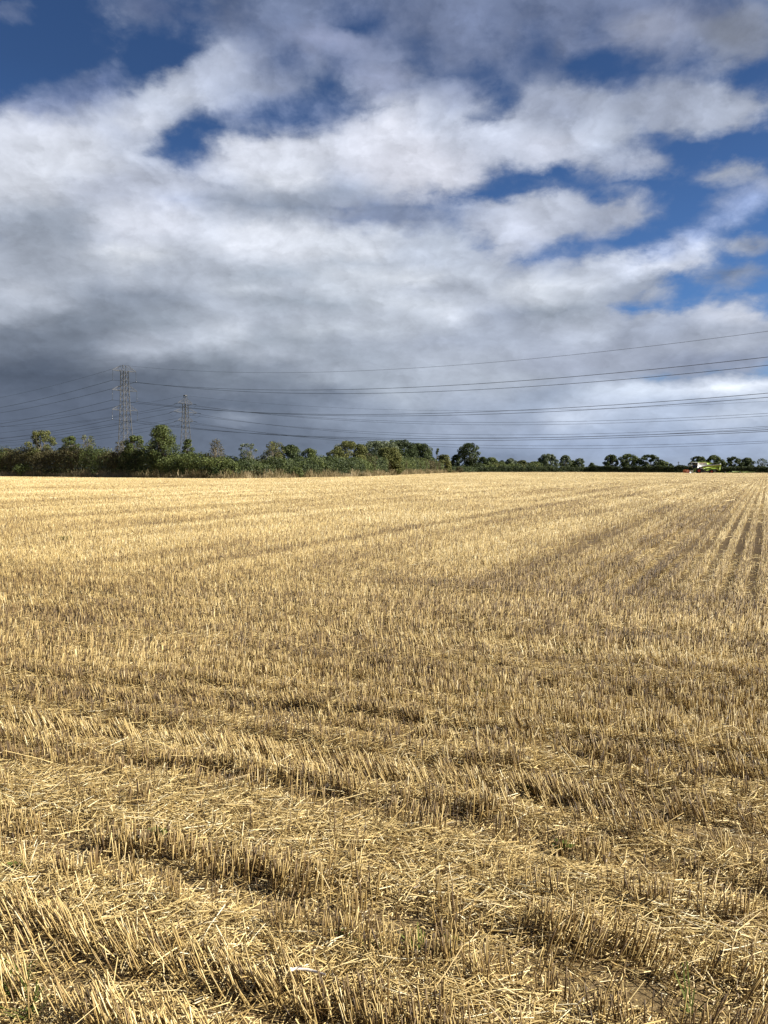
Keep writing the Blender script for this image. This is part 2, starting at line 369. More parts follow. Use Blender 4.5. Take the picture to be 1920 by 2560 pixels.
# ------------------------------------------------------------------ the field
EDGE = [(-300, 1188.5), (0, 1192), (200, 1194), (400, 1196.3), (560, 1197.5), (720, 1196), (920, 1192), (1000, 1188.3), (1120, 1182.6), (1200, 1181.2), (1460, 1181), (1750, 1182.6), (1920, 1183), (2300, 1185)]
EDGE_XY = []
for px, py in EDGE:
    b = (CY - py) / F; d = CAMZ * (CP + SP * b) / -(b * CP - SP)
    EDGE_XY.append((at(px, d), d))
EDGE_XY = np.array(EDGE_XY)
def edge_dist(x, y):                   # distance inside the field edge along the bearing (positive inside)
    bear = x / np.maximum(y, 1e-3); eb = EDGE_XY[:, 0] / EDGE_XY[:, 1]
    return np.interp(bear, eb, EDGE_XY[:, 1]) - y
n1, n2, n3, n4 = VN(1), VN(2), VN(3), VN(4)
A1, A2 = R(22), R(24.8)
def frame(x, y):
    u = x * math.cos(A1) - y * math.sin(A1); v = x * math.sin(A1) + y * math.cos(A1)     # headland rows run along u
    w = x * math.cos(A2) - y * math.sin(A2); t = x * math.sin(A2) + y * math.cos(A2)     # main rows run along t
    return u, v, w, t
def head_mask(x, y):
    u, v, w, t = frame(x, y)
    return 1 - sstep(v + 1.2 * (fbm(n1, u * 0.4, v * 0.4, 2) - 0.5), 10.3, 11.2)
def straw_cover(x, y):                 # how thickly loose straw lies
    u, v, w, t = frame(x, y)
    wob = 0.28 * (fbm(n1, u * 0.7 + 3, v * 0.3, 3) - 0.5) * 2
    s = 0.20 + 0.33 * sstep(fbm(n2, x * 0.9, y * 0.9, 3), 0.5, 0.72)
    h = np.maximum.reduce([bump(v + wob, 3.12, 0.27, .5), 0.75 * bump(v + wob, 2.32, 0.16, .6), 0.55 * bump(v + 1.5 * wob, 3.72, 0.10, .6), 0.75 * bump(v + wob, 4.35, 0.15, .6), 0.6 * bump(v + wob, 4.95, .10, .6),
                           0.5 * bump(v + wob, 5.3, .15, .6), 0.6 * bump(v + wob, 6.5, .22, .6), 0.5 * bump(v + 1.5 * wob, 8.4, .25, .6), 0.6 * bump(v + wob, 10.6, .3, .6)])
    h = h * (0.55 + 0.9 * fbm(n4, u * 0.8, v * 1.1, 3))
    m = 0.75 * sstep(fbm(n3, w * 1.5 + 4, t * 0.10, 3), .52, .72)
    m = m + np.maximum(0.6 * bump(w, -1.9, 0.22, .6), 0.5 * bump(w, -3.9, 0.2, .6)) * sstep(fbm(n3, t * 0.5, w, 2), 0.35, 0.6)
    hm = head_mask(x, y)
    return np.clip(s * (1 - (1 - hm) * (.3 + .3 * sstep(w, -1.3, -.4))) + h * hm + m * (1 - hm), 0, 1)
def stand(x, y):                       # share of stalks left standing
    u, v, w, t = frame(x, y)
    wob = 0.28 * (fbm(n1, u * 0.7 + 3, v * 0.3, 3) - 0.5) * 2
    hm = head_mask(x, y)
    g = 1 - 0.95 * bump(v + wob, 3.12, 0.21, .5) * sstep(fbm(n4, u * 1.5 + 2, v * 2.4, 2), .30, .44)
    g = g * (1 - 0.6 * bump(v + wob, 2.36, 0.14, .6)) * (1 - 0.55 * bump(v + wob, 4.35, .10, .7)) * (1 - .4 * bump(v + wob, 6.5, .2, .7))
    patch = sstep(fbm(n3, u * 2.6 + 9, v * 3.2, 3), 0.30, 0.55)
    near = sstep(v, 6.0, 3.4)
    g = g * (1 - (0.35 + 0.5 * near) * (1 - patch))
    k = (1 - 0.35 * bump(w, -1.45, 0.14, .5)) * (1 - 0.3 * bump(w, -3.5, 0.12, .5)) * (1 - 0.5 * bump(w, 3.1, .3, .5)) * (0.72 + 0.28 * sstep(fbm(n3, x * 0.35, y * 0.35, 3), .35, .6))
    k = k * (1 - (0.75 - 0.35 * sstep(w, -1.6, -.8)) * sstep(fbm(n2, w * 1.7 + 7, t * 0.05, 3), .50, .62) * sstep(w, -14, -5))
    return np.clip(g * hm + k * (1 - hm), 0, 1)
def ground_z(x, y):
    r = np.hypot(x, y); fade = np.clip(1.4 - r / 25, 0, 1)
    u, v, w, t = frame(x, y)
    z = 0.035 * (fbm(n2, x * 1.7, y * 1.7, 4) - 0.5) * fade
    return z + fade * (0.03 * straw_cover(x, y) * head_mask(x, y) - 0.03 * bump(w, -1.45, .25, .5) * (1 - head_mask(x, y)))

def grid_axis(parts): return np.unique(np.concatenate([np.linspace(a, b, n) for a, b, n in parts]))
gx = grid_axis([(-9, 9, 226), (-40, -9, 50), (9, 40, 50), (-180, -40, 50), (40, 260, 70)])
gy = grid_axis([(-6, 1.5, 24), (1.5, 15, 226), (15, 50, 90), (50, 130, 80), (130, 345, 140)])
GX, GY = np.meshgrid(gx, gy); nx, ny = len(gx), len(gy)
GZ = ground_z(GX, GY)
V = np.stack([GX, GY, GZ], -1).reshape(-1, 3)
idx = np.arange(nx * ny).reshape(ny, nx)
Qg = np.stack([idx[:-1, :-1], idx[:-1, 1:], idx[1:, 1:], idx[1:, :-1]], -1).reshape(-1, 4)
cx_, cy_ = V[Qg, 0].mean(1), V[Qg, 1].mean(1)
keep = (cy_ < 20) | (edge_dist(cx_, cy_) > -0.6)
Qg = Qg[keep]

def field_material():
    m = bpy.data.materials.new("field_soil"); m.use_nodes = True; nt = m.node_tree; N = nt.nodes; L = nt.links
    b = N['Principled BSDF']; b.inputs['Roughness'].default_value = 0.95; b.inputs['Specular IOR Level'].default_value = 0.1
    tc = N.new('ShaderNodeTexCoord')
    def noise(s, d, r=0.6):
        n = N.new('ShaderNodeTexNoise'); n.inputs['Scale'].default_value = s; n.inputs['Detail'].default_value = d; n.inputs['Roughness'].default_value = r
        L.new(tc.outputs['Object'], n.inputs['Vector']); return n
    def ramp(src, st):
        r = N.new('ShaderNodeValToRGB'); e = r.color_ramp.elements
        while len(e) < len(st): e.new(0.5)
        for k, (p, c) in enumerate(st): e[k].position = p
        for k, (p, c) in enumerate(st): e[k].color = (*c, 1)
        L.new(src, r.inputs[0]); return r.outputs[0]
    soil = ramp(noise(26, 8).outputs[0], [(0.3, (0.030, 0.020, 0.011)), (0.7, (0.085, 0.058, 0.03))])
    chaff = ramp(noise(160, 5, 0.7).outputs[0], [(0.3, (0.12, 0.08, 0.035)), (0.75, (0.42, 0.305, 0.14))])
    a = N.new('ShaderNodeAttribute'); a.attribute_name = 'chaff'
    ad = N.new('ShaderNodeMath'); ad.operation = 'ADD'; L.new(a.outputs['Fac'], ad.inputs[0])
    mm = N.new('ShaderNodeMath'); mm.operation = 'MULTIPLY_ADD'; L.new(noise(60, 6, 0.7).outputs[0], mm.inputs[0]); mm.inputs[1].default_value = 1.6; mm.inputs[2].default_value = -0.8
    L.new(mm.outputs[0], ad.inputs[1]); ad.use_clamp = True
    mx = N.new('ShaderNodeMix'); mx.data_type = 'RGBA'; L.new(ad.outputs[0], mx.inputs[0]); L.new(soil, mx.inputs[6]); L.new(chaff, mx.inputs[7])
    L.new(mx.outputs[2], b.inputs['Base Color'])
    bp = N.new('ShaderNodeBump'); bp.inputs['Strength'].default_value = 0.6; bp.inputs['Distance'].default_value = 0.02; L.new(noise(45, 8, 0.65).outputs[0], bp.inputs['Height']); L.new(bp.outputs[0], b.inputs['Normal'])
    return m
rr = np.hypot(V[:, 0], V[:, 1])
_u, _v, w_f, t_f = frame(V[:, 0], V[:, 1])
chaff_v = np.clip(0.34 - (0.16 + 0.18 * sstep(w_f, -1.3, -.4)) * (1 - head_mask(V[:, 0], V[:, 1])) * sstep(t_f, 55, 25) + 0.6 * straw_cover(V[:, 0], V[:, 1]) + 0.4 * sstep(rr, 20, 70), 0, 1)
fld = mesh_np('field', V, Qg, None, {'chaff': chaff_v}, field_material(), smooth=True)
tag(fld, kind='structure')
gm = material('rough_pasture', (0.075, 0.085, 0.03), 0.95, 0.1, var=0.35, vscale=0.05)
ring = [0, 30, 120, 400, 1200, 4000, 12000]
ang = np.linspace(0, 2 * math.pi, 65)[:-1]
Vb = [(0, 0, -0.12)] + [(r * math.cos(a), r * math.sin(a), -0.12 if r < 200 else -0.3) for r in ring[1:] for a in ang]
Tb = [(0, 1 + i, 1 + (i + 1) % 64) for i in range(64)]
Qb = [(1 + 64 * k + i, 1 + 64 * (k + 1) + i, 1 + 64 * (k + 1) + (i + 1) % 64, 1 + 64 * k + (i + 1) % 64) for k in range(len(ring) - 2) for i in range(64)]
tag(mesh_np('ground', Vb, Qb, Tb, None, gm), kind='structure')

# ------------------------------------------------------------------ stubble
def prisms(P0, D, Lh, rad, k, bend, tone, seg=2, caps=True, flat=None):
    """P0 foot, D unit direction, Lh length, rad radius: many k-sided stalks as one vertex block"""
    n = len(P0)
    ref = np.tile(np.array([0, 0, 1.0]), (n, 1)); hi = np.abs(D[:, 2]) > 0.8; ref[hi] = (1, 0, 0)
    u = np.cross(D, ref); u /= np.linalg.norm(u, axis=1, keepdims=True); w = np.cross(D, u)
    rot = rng.random(n) * 6.283
    ts = np.linspace(0, 1, seg + 1)
    a = np.arange(k) * 2 * math.pi / k
    V = np.empty((n, seg + 1, k, 3), np.float32)
    fl = np.ones(n) if flat is None else flat
    for s, t in enumerate(ts):
        c = P0 + D * (Lh * t)[:, None] + bend * (t * t)
        rs = rad * (1.0 - 0.18 * t)
        for j in range(k):
            V[:, s, j] = c + (np.cos(a[j] + rot) * rs)[:, None] * u + (np.sin(a[j] + rot) * rs * fl)[:, None] * w
    per = (seg + 1) * k
    loc = np.arange(per).reshape(seg + 1, k)
    q = np.stack([loc[:-1], np.roll(loc[:-1], -1, 1), np.roll(loc[1:], -1, 1), loc[1:]], -1).reshape(-1, 4)
    Q = (q[None] + (np.arange(n) * per)[:, None, None]).reshape(-1, 4)
    T = None
    if caps and k == 4:
        cq = np.array([loc[-1]]); Q = np.concatenate([Q, (cq[None] + (np.arange(n) * per)[:, None, None]).reshape(-1, 4)])
    elif caps and k == 3:
        T = (loc[-1][None] + (np.arange(n) * per)[:, None]).reshape(-1, 3)
    tn = np.repeat(tone, per)
    return V.reshape(-1, 3), Q, T, tn
def blades(P0, D, side, Lh, wid, tone, bend):
    """flat strips of two quads: P0 foot, D direction, side unit across"""
    n = len(P0); V = np.empty((n, 3, 2, 3), np.float32)
    for s, t in enumerate((0, 0.5, 1.0)):
        c = P0 + D * (Lh * t)[:, None] + bend * (t * t)
        ww = (wid * (1 - 0.35 * t))[:, None] * side * 0.5
        V[:, s, 0] = c - ww; V[:, s, 1] = c + ww
    q = np.array([[0, 1, 3, 2], [2, 3, 5, 4]])
    Q = (q[None] + (np.arange(n) * 6)[:, None, None]).reshape(-1, 4)
    return V.reshape(-1, 3), Q, None, np.repeat(tone, 6)
def merge(blocks):
    Vs, Qs, Ts, tn, n = [], [], [], [], 0
    for v, q, t, o in blocks:
        Vs.append(v); Qs.append(q + n)
        if t is not None: Ts.append(t + n)
        tn.append(o); n += len(v)
    return np.concatenate(Vs), np.concatenate(Qs), (np.concatenate(Ts) if Ts else None), np.concatenate(tn)

def unit(v): return v / (np.linalg.norm(v, axis=1, keepdims=True) + 1e-9)
def in_wedge(x, y): return (np.abs(x) < 0.60 * y + 1.6) & (y > 1.0)

def far_tone(x, y):                     # trampled and weathered bands of the crop residue (broad, fixed to the field), plus sunlit tips painted in as lightening with distance
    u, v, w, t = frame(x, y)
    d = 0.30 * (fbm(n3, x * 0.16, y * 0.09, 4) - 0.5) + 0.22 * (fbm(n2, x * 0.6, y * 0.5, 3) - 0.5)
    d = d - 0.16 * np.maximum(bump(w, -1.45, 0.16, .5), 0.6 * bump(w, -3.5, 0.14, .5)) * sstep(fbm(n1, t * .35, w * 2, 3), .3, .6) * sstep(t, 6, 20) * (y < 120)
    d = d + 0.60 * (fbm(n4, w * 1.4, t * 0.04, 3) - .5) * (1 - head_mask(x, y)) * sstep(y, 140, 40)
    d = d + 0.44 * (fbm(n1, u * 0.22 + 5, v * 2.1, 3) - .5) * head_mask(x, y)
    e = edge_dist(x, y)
    d = d + 0.13 * sstep(y, 10, 50) + 0.08 * sstep(y, 60, 130)  # far stubble made paler to imitate seeing only its sunlit tips
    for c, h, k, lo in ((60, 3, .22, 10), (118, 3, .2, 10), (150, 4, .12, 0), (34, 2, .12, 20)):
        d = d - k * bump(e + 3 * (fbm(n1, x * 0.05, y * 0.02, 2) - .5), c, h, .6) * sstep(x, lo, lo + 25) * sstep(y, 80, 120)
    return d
W0 = 0.125
blocks = []
def rows_points(row_dir_head, spacing, step, ymin, ymax, dens_fn):
    """plants along drill rows; returns x, y of every plant inside the wedge"""
    L = 0.62 * ymax + 3
    ext = math.hypot(L, ymax) + 2
    k = np.arange(-int(ext / spacing) - 1, int(ext / spacing) + 2) * spacing
    s = np.arange(-ext, ext, step)
    return k, s
def plants(ymin, ymax, dens, cap=None):
    """random points along rows, plants per square metre = dens, in y range of the wedge"""
    area_n = int(dens * ((0.60 * (ymin + ymax) + 3.2) * (ymax - ymin)))
    y = ymin + (ymax - ymin) * rng.random(int(area_n * 1.25)); half = 0.60 * y + 1.6
    x = (rng.random(len(y)) * 2 - 1) * (0.60 * ymax + 1.6)
    ok = np.abs(x) < half; x, y = x[ok], y[ok]
    u, v, w, t = frame(x, y); hm = head_mask(x, y) > rng.random(len(x))
    # headland: snap v to rows; main field: snap w to paired rows
    sp = 0.31
    vs = (np.round(v / sp)) * sp + rng.normal(0, 0.046, len(v)) * np.where(rng.random(len(v)) < .12, 2.0, 1) + 0.16 * (fbm(n4, u * 0.5, v * 0.4, 2) - .5)
    xh = u * math.cos(A1) + vs * math.sin(A1); yh = -u * math.sin(A1) + vs * math.cos(A1)
    sp2 = 0.31
    c = np.round(w / sp2) * sp2; ws = c + np.where(rng.random(len(w)) < .5, -.04, .04) + rng.normal(0, 0.02, len(w)) * np.where(rng.random(len(w)) < np.where(w < -1.2, .10, .02), 4, .9)
    xm = ws * math.cos(A2) + t * math.sin(A2); ym = -ws * math.sin(A2) + t * math.cos(A2)
    x = np.where(hm, xh, xm); y = np.where(hm, yh, ym)
    ok = (rng.random(len(x)) < stand(x, y)) & (edge_dist(x, y) > 0.2) & (np.hypot(x, y) > 1.3)
    return x[ok], y[ok]
def lean_field(x, y):
    u, v, w, t = frame(x, y)
    wob = 0.28 * (fbm(n1, u * 0.7 + 3, v * 0.3, 3) - 0.5) * 2
    band = np.maximum.reduce([bump(v + wob, 3.92, .22, .5), bump(v + wob, 2.05, .26, .5) * sstep(x, .1, -.4), 0.7 * bump(v + wob, 4.75, .2, .5), .6 * bump(v + wob, 7.2, .3, .5)]) * head_mask(x, y)
    a = 2 * math.pi * fbm(n4, x * 0.45, y * 0.45, 2) * 1.5
    lx = -0.40 * band + 0.10 * np.cos(a) * (1 - band); ly = -0.08 * band + 0.10 * np.sin(a) * (1 - band)
    back = bump(v + wob, 2.72, .16, .6) * head_mask(x, y) * sstep(x, .1, .7)
    return lx + 0.45 * back, ly
def standing(x, y, rad, hgt, k, seg, rs=1.0, leafy=0.0, cap=True):
    n = len(x)
    lx, ly = lean_field(x, y)
    D = np.stack([lx + rng.normal(0, 0.10, n), ly + rng.normal(0, 0.10, n), np.ones(n)], 1)
    odd = rng.random(n) < 0.05; D[odd, :2] += rng.normal(0, 0.55, (odd.sum(), 2)); D = unit(D)
    H = hgt * (0.82 + 0.30 * rng.random(n)) * (0.8 + 0.4 * fbm(n1, x * 0.9, y * 0.9, 2))
    H = np.where(rng.random(n) < 0.15, H * 0.6, H)
    P = np.stack([x, y, ground_z(x, y) - 0.01], 1)
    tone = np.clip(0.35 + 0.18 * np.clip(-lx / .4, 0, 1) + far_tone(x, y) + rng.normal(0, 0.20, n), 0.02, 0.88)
    bend = np.stack([rng.normal(0, .006, n), rng.normal(0, .006, n), np.zeros(n)], 1)
    blocks.append(prisms(P, D, H, rad * (0.75 + 0.6 * rng.random(n)) * rs, k, bend, tone, seg, cap))
    if leafy > 0:                                   # dry leaf blades still hanging on the stalks
        m = rng.random(n) < leafy; nl = m.sum()
        az = rng.random(nl) * 6.283; dd = unit(np.stack([np.cos(az), np.sin(az), rng.normal(0.3, .5, nl)], 1))
        sd_ = unit(np.cross(dd, np.array([0, 0, 1.0])) + rng.normal(0, .4, (nl, 3)))
        blocks.append(blades(P[m] + D[m] * (H[m] * (.25 + .6 * rng.random(nl)))[:, None], dd, sd_, .03 + .07 * rng.random(nl), .002 + .002 * rng.random(nl),
                             np.clip(tone[m] + rng.normal(.05, .15, nl), 0, .8), np.stack([np.zeros(nl), np.zeros(nl), -.03 - .04 * rng.random(nl)], 1)))
def clump(x, y, k, r):
    n = len(x); m = np.maximum(1, rng.poisson(k, n))
    X = np.repeat(x, m); Y = np.repeat(y, m)
    return X + rng.normal(0, r, len(X)), Y + rng.normal(0, r, len(X))
# near: every stalk, far: fewer and stouter tufts
x, y = plants(1.2, 7.0, 560); x, y = clump(x, y, 2.9, 0.012)
standing(x, y, 0.0021, 0.132, 4, 2, leafy=0.35)
x, y = plants(7.0, 16.0, 420); x, y = clump(x, y, 2.3, 0.014)
standing(x, y, 0.0026, 0.138, 3, 1, leafy=0.15)
d0 = 16.0
while d0 < 345:
    d1 = min(345, d0 * 1.35); dm = (d0 + d1) / 2
    x, y = plants(d0, d1, 760 * (12 / dm) ** 1.45)
    standing(x, y, 0.0024 * (dm / 14) ** 0.80, 0.145, 3, 1)
    d0 = d1
Vs, Qs, Ts, tn = merge(blocks); print('stubble verts', len(Vs))
STRAW = [(0.0, (0.055, 0.032, 0.013)), (0.22, (0.17, 0.105, 0.038)), (0.45, (0.40, 0.28, 0.10)), (0.7, (0.66, 0.51, 0.225)), (1.0, (0.83, 0.75, 0.51))]
straw_mat = tone_material('dry_straw', STRAW, 0.5, 0.35, 0.12)
tag(mesh_np('stubble', Vs, Qs, Ts, {'tone': tn}, straw_mat), 'standing golden cereal stubble in drilled rows across the field', 'stubble', kind='stuff')

# ------------------------------------------------------------------ loose straw and chaff
blocks = []
def lying(ymin, ymax, dens, rad, lmin, lmax, k, seg, thick=0.05):
    n = int(dens * (0.60 * (ymin + ymax) + 3.2) * (ymax - ymin))
    y = ymin + (ymax - ymin) * rng.random(n); x = (rng.random(n) * 2 - 1) * (0.60 * ymax + 1.6)
    cv = straw_cover(x, y)
    ok = (np.abs(x) < 0.60 * y + 1.6) & (rng.random(n) < 0.06 + cv ** 1.5) & (edge_dist(x, y) > 0.2) & (np.hypot(x, y) > 1.3)
    x, y, cv = x[ok], y[ok], cv[ok]; n = len(x)
    hm = head_mask(x, y)
    base = np.where(hm > .5, -A1 + 0.15, math.pi / 2 - A2)
    az = base + rng.normal(0, 0.95, n) + (rng.random(n) < .5) * math.pi
    el = rng.normal(0.03, 0.16, n)
    D = np.stack([np.cos(az) * np.cos(el), np.sin(az) * np.cos(el), np.sin(el)], 1)
    Lh = lmin + (lmax - lmin) * rng.random(n) ** 2.2
    z = ground_z(x, y) + 0.004 + thick * cv * rng.random(n) ** 1.4
    P = np.stack([x, y, z], 1) - D * (Lh / 2)[:, None]
    P[:, 2] = np.maximum(P[:, 2], ground_z(x, y) + 0.003)
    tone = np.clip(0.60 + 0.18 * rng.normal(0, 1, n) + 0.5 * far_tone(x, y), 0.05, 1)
    bend = rng.normal(0, 0.06, (n, 3)) * Lh[:, None] * 2.2; bend[:, 2] = -np.abs(bend[:, 2]) * 0.5
    flat = np.where(rng.random(n) < .45, .3, 1.0)
    blocks.append(prisms(P, D, Lh, rad * (0.7 + 0.7 * rng.random(n)), k, bend, tone, seg, True, flat))
lying(1.2, 7.0, 9000, 0.0016, 0.025, 0.22, 4, 2, 0.055)
lying(7.0, 16.0, 2200, 0.0022, 0.05, 0.30, 3, 1, 0.06)
lying(16.0, 40.0, 90, 0.005, 0.10, 0.5, 3, 1, 0.08)
lying(40.0, 110.0, 12, 0.014, 0.2, 0.8, 3, 1, 0.10)
def chaff(ymin, ymax, dens):
    n = int(dens * (0.60 * (ymin + ymax) + 3.2) * (ymax - ymin))
    y = ymin + (ymax - ymin) * rng.random(n); x = (rng.random(n) * 2 - 1) * (0.60 * ymax + 1.6)
    ok = (np.abs(x) < 0.60 * y + 1.6) & (rng.random(n) < 0.25 + straw_cover(x, y)) & (np.hypot(x, y) > 1.3); x, y = x[ok], y[ok]; n = len(x)
    az = rng.random(n) * 6.283; el = rng.normal(0, .35, n)
    D = np.stack([np.cos(az) * np.cos(el), np.sin(az) * np.cos(el), np.sin(el)], 1)
    sd_ = unit(np.cross(D, np.array([0, 0, 1.0])) + rng.normal(0, .5, (n, 3)))
    P = np.stack([x, y, ground_z(x, y) + .006 + .035 * straw_cover(x, y) * rng.random(n)], 1)
    blocks.append(blades(P, D, sd_, .008 + .035 * rng.random(n) ** 2, .002 + .004 * rng.random(n), np.clip(.55 + .2 * rng.normal(0, 1, n), .05, 1), rng.normal(0, .004, (n, 3))))
def ribbons(ymin, ymax, dens):            # dry leaf blades lying twisted in the litter
    n = int(dens * (0.60 * (ymin + ymax) + 3.2) * (ymax - ymin))
    y = ymin + (ymax - ymin) * rng.random(n); x = (rng.random(n) * 2 - 1) * (0.60 * ymax + 1.6)
    ok = (np.abs(x) < 0.60 * y + 1.6) & (rng.random(n) < 0.15 + straw_cover(x, y)) & (np.hypot(x, y) > 1.3); x, y = x[ok], y[ok]; n = len(x)
    az = rng.random(n) * 6.283; el = rng.normal(.15, .3, n)
    D = np.stack([np.cos(az) * np.cos(el), np.sin(az) * np.cos(el), np.sin(el)], 1)
    sd_ = unit(np.cross(D, np.array([0, 0, 1.0])) + rng.normal(0, .7, (n, 3)))
    Lh = .03 + .13 * rng.random(n) ** 1.5
    P = np.stack([x, y, ground_z(x, y) + .008 + .04 * straw_cover(x, y) * rng.random(n)], 1)
    blocks.append(blades(P, D, sd_, Lh, .002 + .003 * rng.random(n), np.clip(.45 + .18 * rng.normal(0, 1, n), .05, .8), rng.normal(0, .5, (n, 3)) * Lh[:, None] * np.array([1, 1, .25])))
ribbons(1.2, 8.0, 1500)
chaff(1.2, 7.0, 9000); chaff(7.0, 14.0, 1500)
Vs, Qs, Ts, tn = merge(blocks); print('straw verts', len(Vs))
tag(mesh_np('straw', Vs, Qs, Ts, {'tone': tn}, straw_mat), 'loose pale straw and chaff lying between the stubble rows', 'straw', kind='stuff')

# ------------------------------------------------------------------ trees and hedges
LEAF = {
 'dark':   tone_material('dark_leaf',   [(0, (0.014, 0.022, 0.008)), (0.5, (0.041, 0.057, 0.017)), (1, (0.095, 0.112, 0.033))], 0.6, 0.2, 0.15),
 'mid':    tone_material('green_leaf',  [(0, (0.025, 0.035, 0.010)), (0.5, (0.076, 0.096, 0.026)), (1, (0.16, 0.18, 0.052))], 0.6, 0.2, 0.2),
 'fresh':  tone_material('fresh_leaf',  [(0, (0.028, 0.048, 0.012)), (0.5, (0.085, 0.125, 0.028)), (1, (0.17, 0.21, 0.055))], 0.5, 0.35, 0.3),
 'yellow': tone_material('yellowing_leaf', [(0, (0.035, 0.043, 0.012)), (0.5, (0.095, 0.102, 0.027)), (1, (0.19, 0.18, 0.055))], 0.65, 0.2, 0.22),
 'pale':   tone_material('pale_leaf',   [(0, (0.045, 0.058, 0.030)), (0.5, (0.095, 0.115, 0.058)), (1, (0.17, 0.19, 0.10))], 0.6, 0.25, 0.25),
 'russet': tone_material('russet_leaf', [(0, (0.028, 0.026, 0.011)), (0.5, (0.066, 0.058, 0.024)), (1, (0.13, 0.11, 0.045))], 0.65, 0.2, 0.2),
}
BARK = material('grey_bark', (0.10, 0.085, 0.06), 0.9, 0.15, var=0.4, vscale=4, bump=0.4)
PALE_BARK = material('pale_bark', (0.15, 0.13, 0.09), 0.85, 0.15, var=0.35, vscale=5, bump=0.3)

EN = 'trees of the left field edge'
def leaf_faces(P, Nrm, size, tone):
    """small pointed leaf sprays, each a bent pair of faces"""
    n = len(P)
    t = unit(np.cross(Nrm, unit(rng.normal(0, 1, (n, 3)))))
    b = np.cross(Nrm, t)
    s = size * (0.6 + 0.8 * rng.random(n)); L = s[:, None] * t; Wd = (s * (0.35 + .25 * rng.random(n)))[:, None] * b
    up = (s * 0.18)[:, None] * Nrm
    V = np.stack([P - L * .5, P + Wd * .5 + up, P + L * .5, P - Wd * .5 - up * .5], 1)
    Q = (np.arange(n) * 4)[:, None] + np.array([0, 1, 2, 3])
    return V.reshape(-1, 3), Q, np.repeat(tone, 4)
def crown_leaves(lobes, n, size, spread=0.5, up=0.25):
    """lobes: (centre, radii); leaves over each lobe's shell and some inside"""
    c = np.array([l[0] for l in lobes], float); r = np.array([l[1] for l in lobes], float)
    wt = r[:, 0] * r[:, 2]; k = rng.choice(len(lobes), n, p=wt / wt.sum())
    d = unit(rng.normal(0, 1, (n, 3)))
    lump = 0.82 + 0.30 * rng.random(n)
    rad = np.where(rng.random(n) < 0.25, rng.random(n) ** .5 * .85, lump)
    P = c[k] + d * r[k] * rad[:, None]
    Nn = unit(d + np.array([0, 0, up]) + rng.normal(0, spread, (n, 3)))
    lt = rng.normal(0, 0.10, len(lobes))
    tone = np.clip(0.5 + lt[k] + rng.normal(0, 0.14, n), 0, 1)
    return leaf_faces(P, Nn, size, tone)
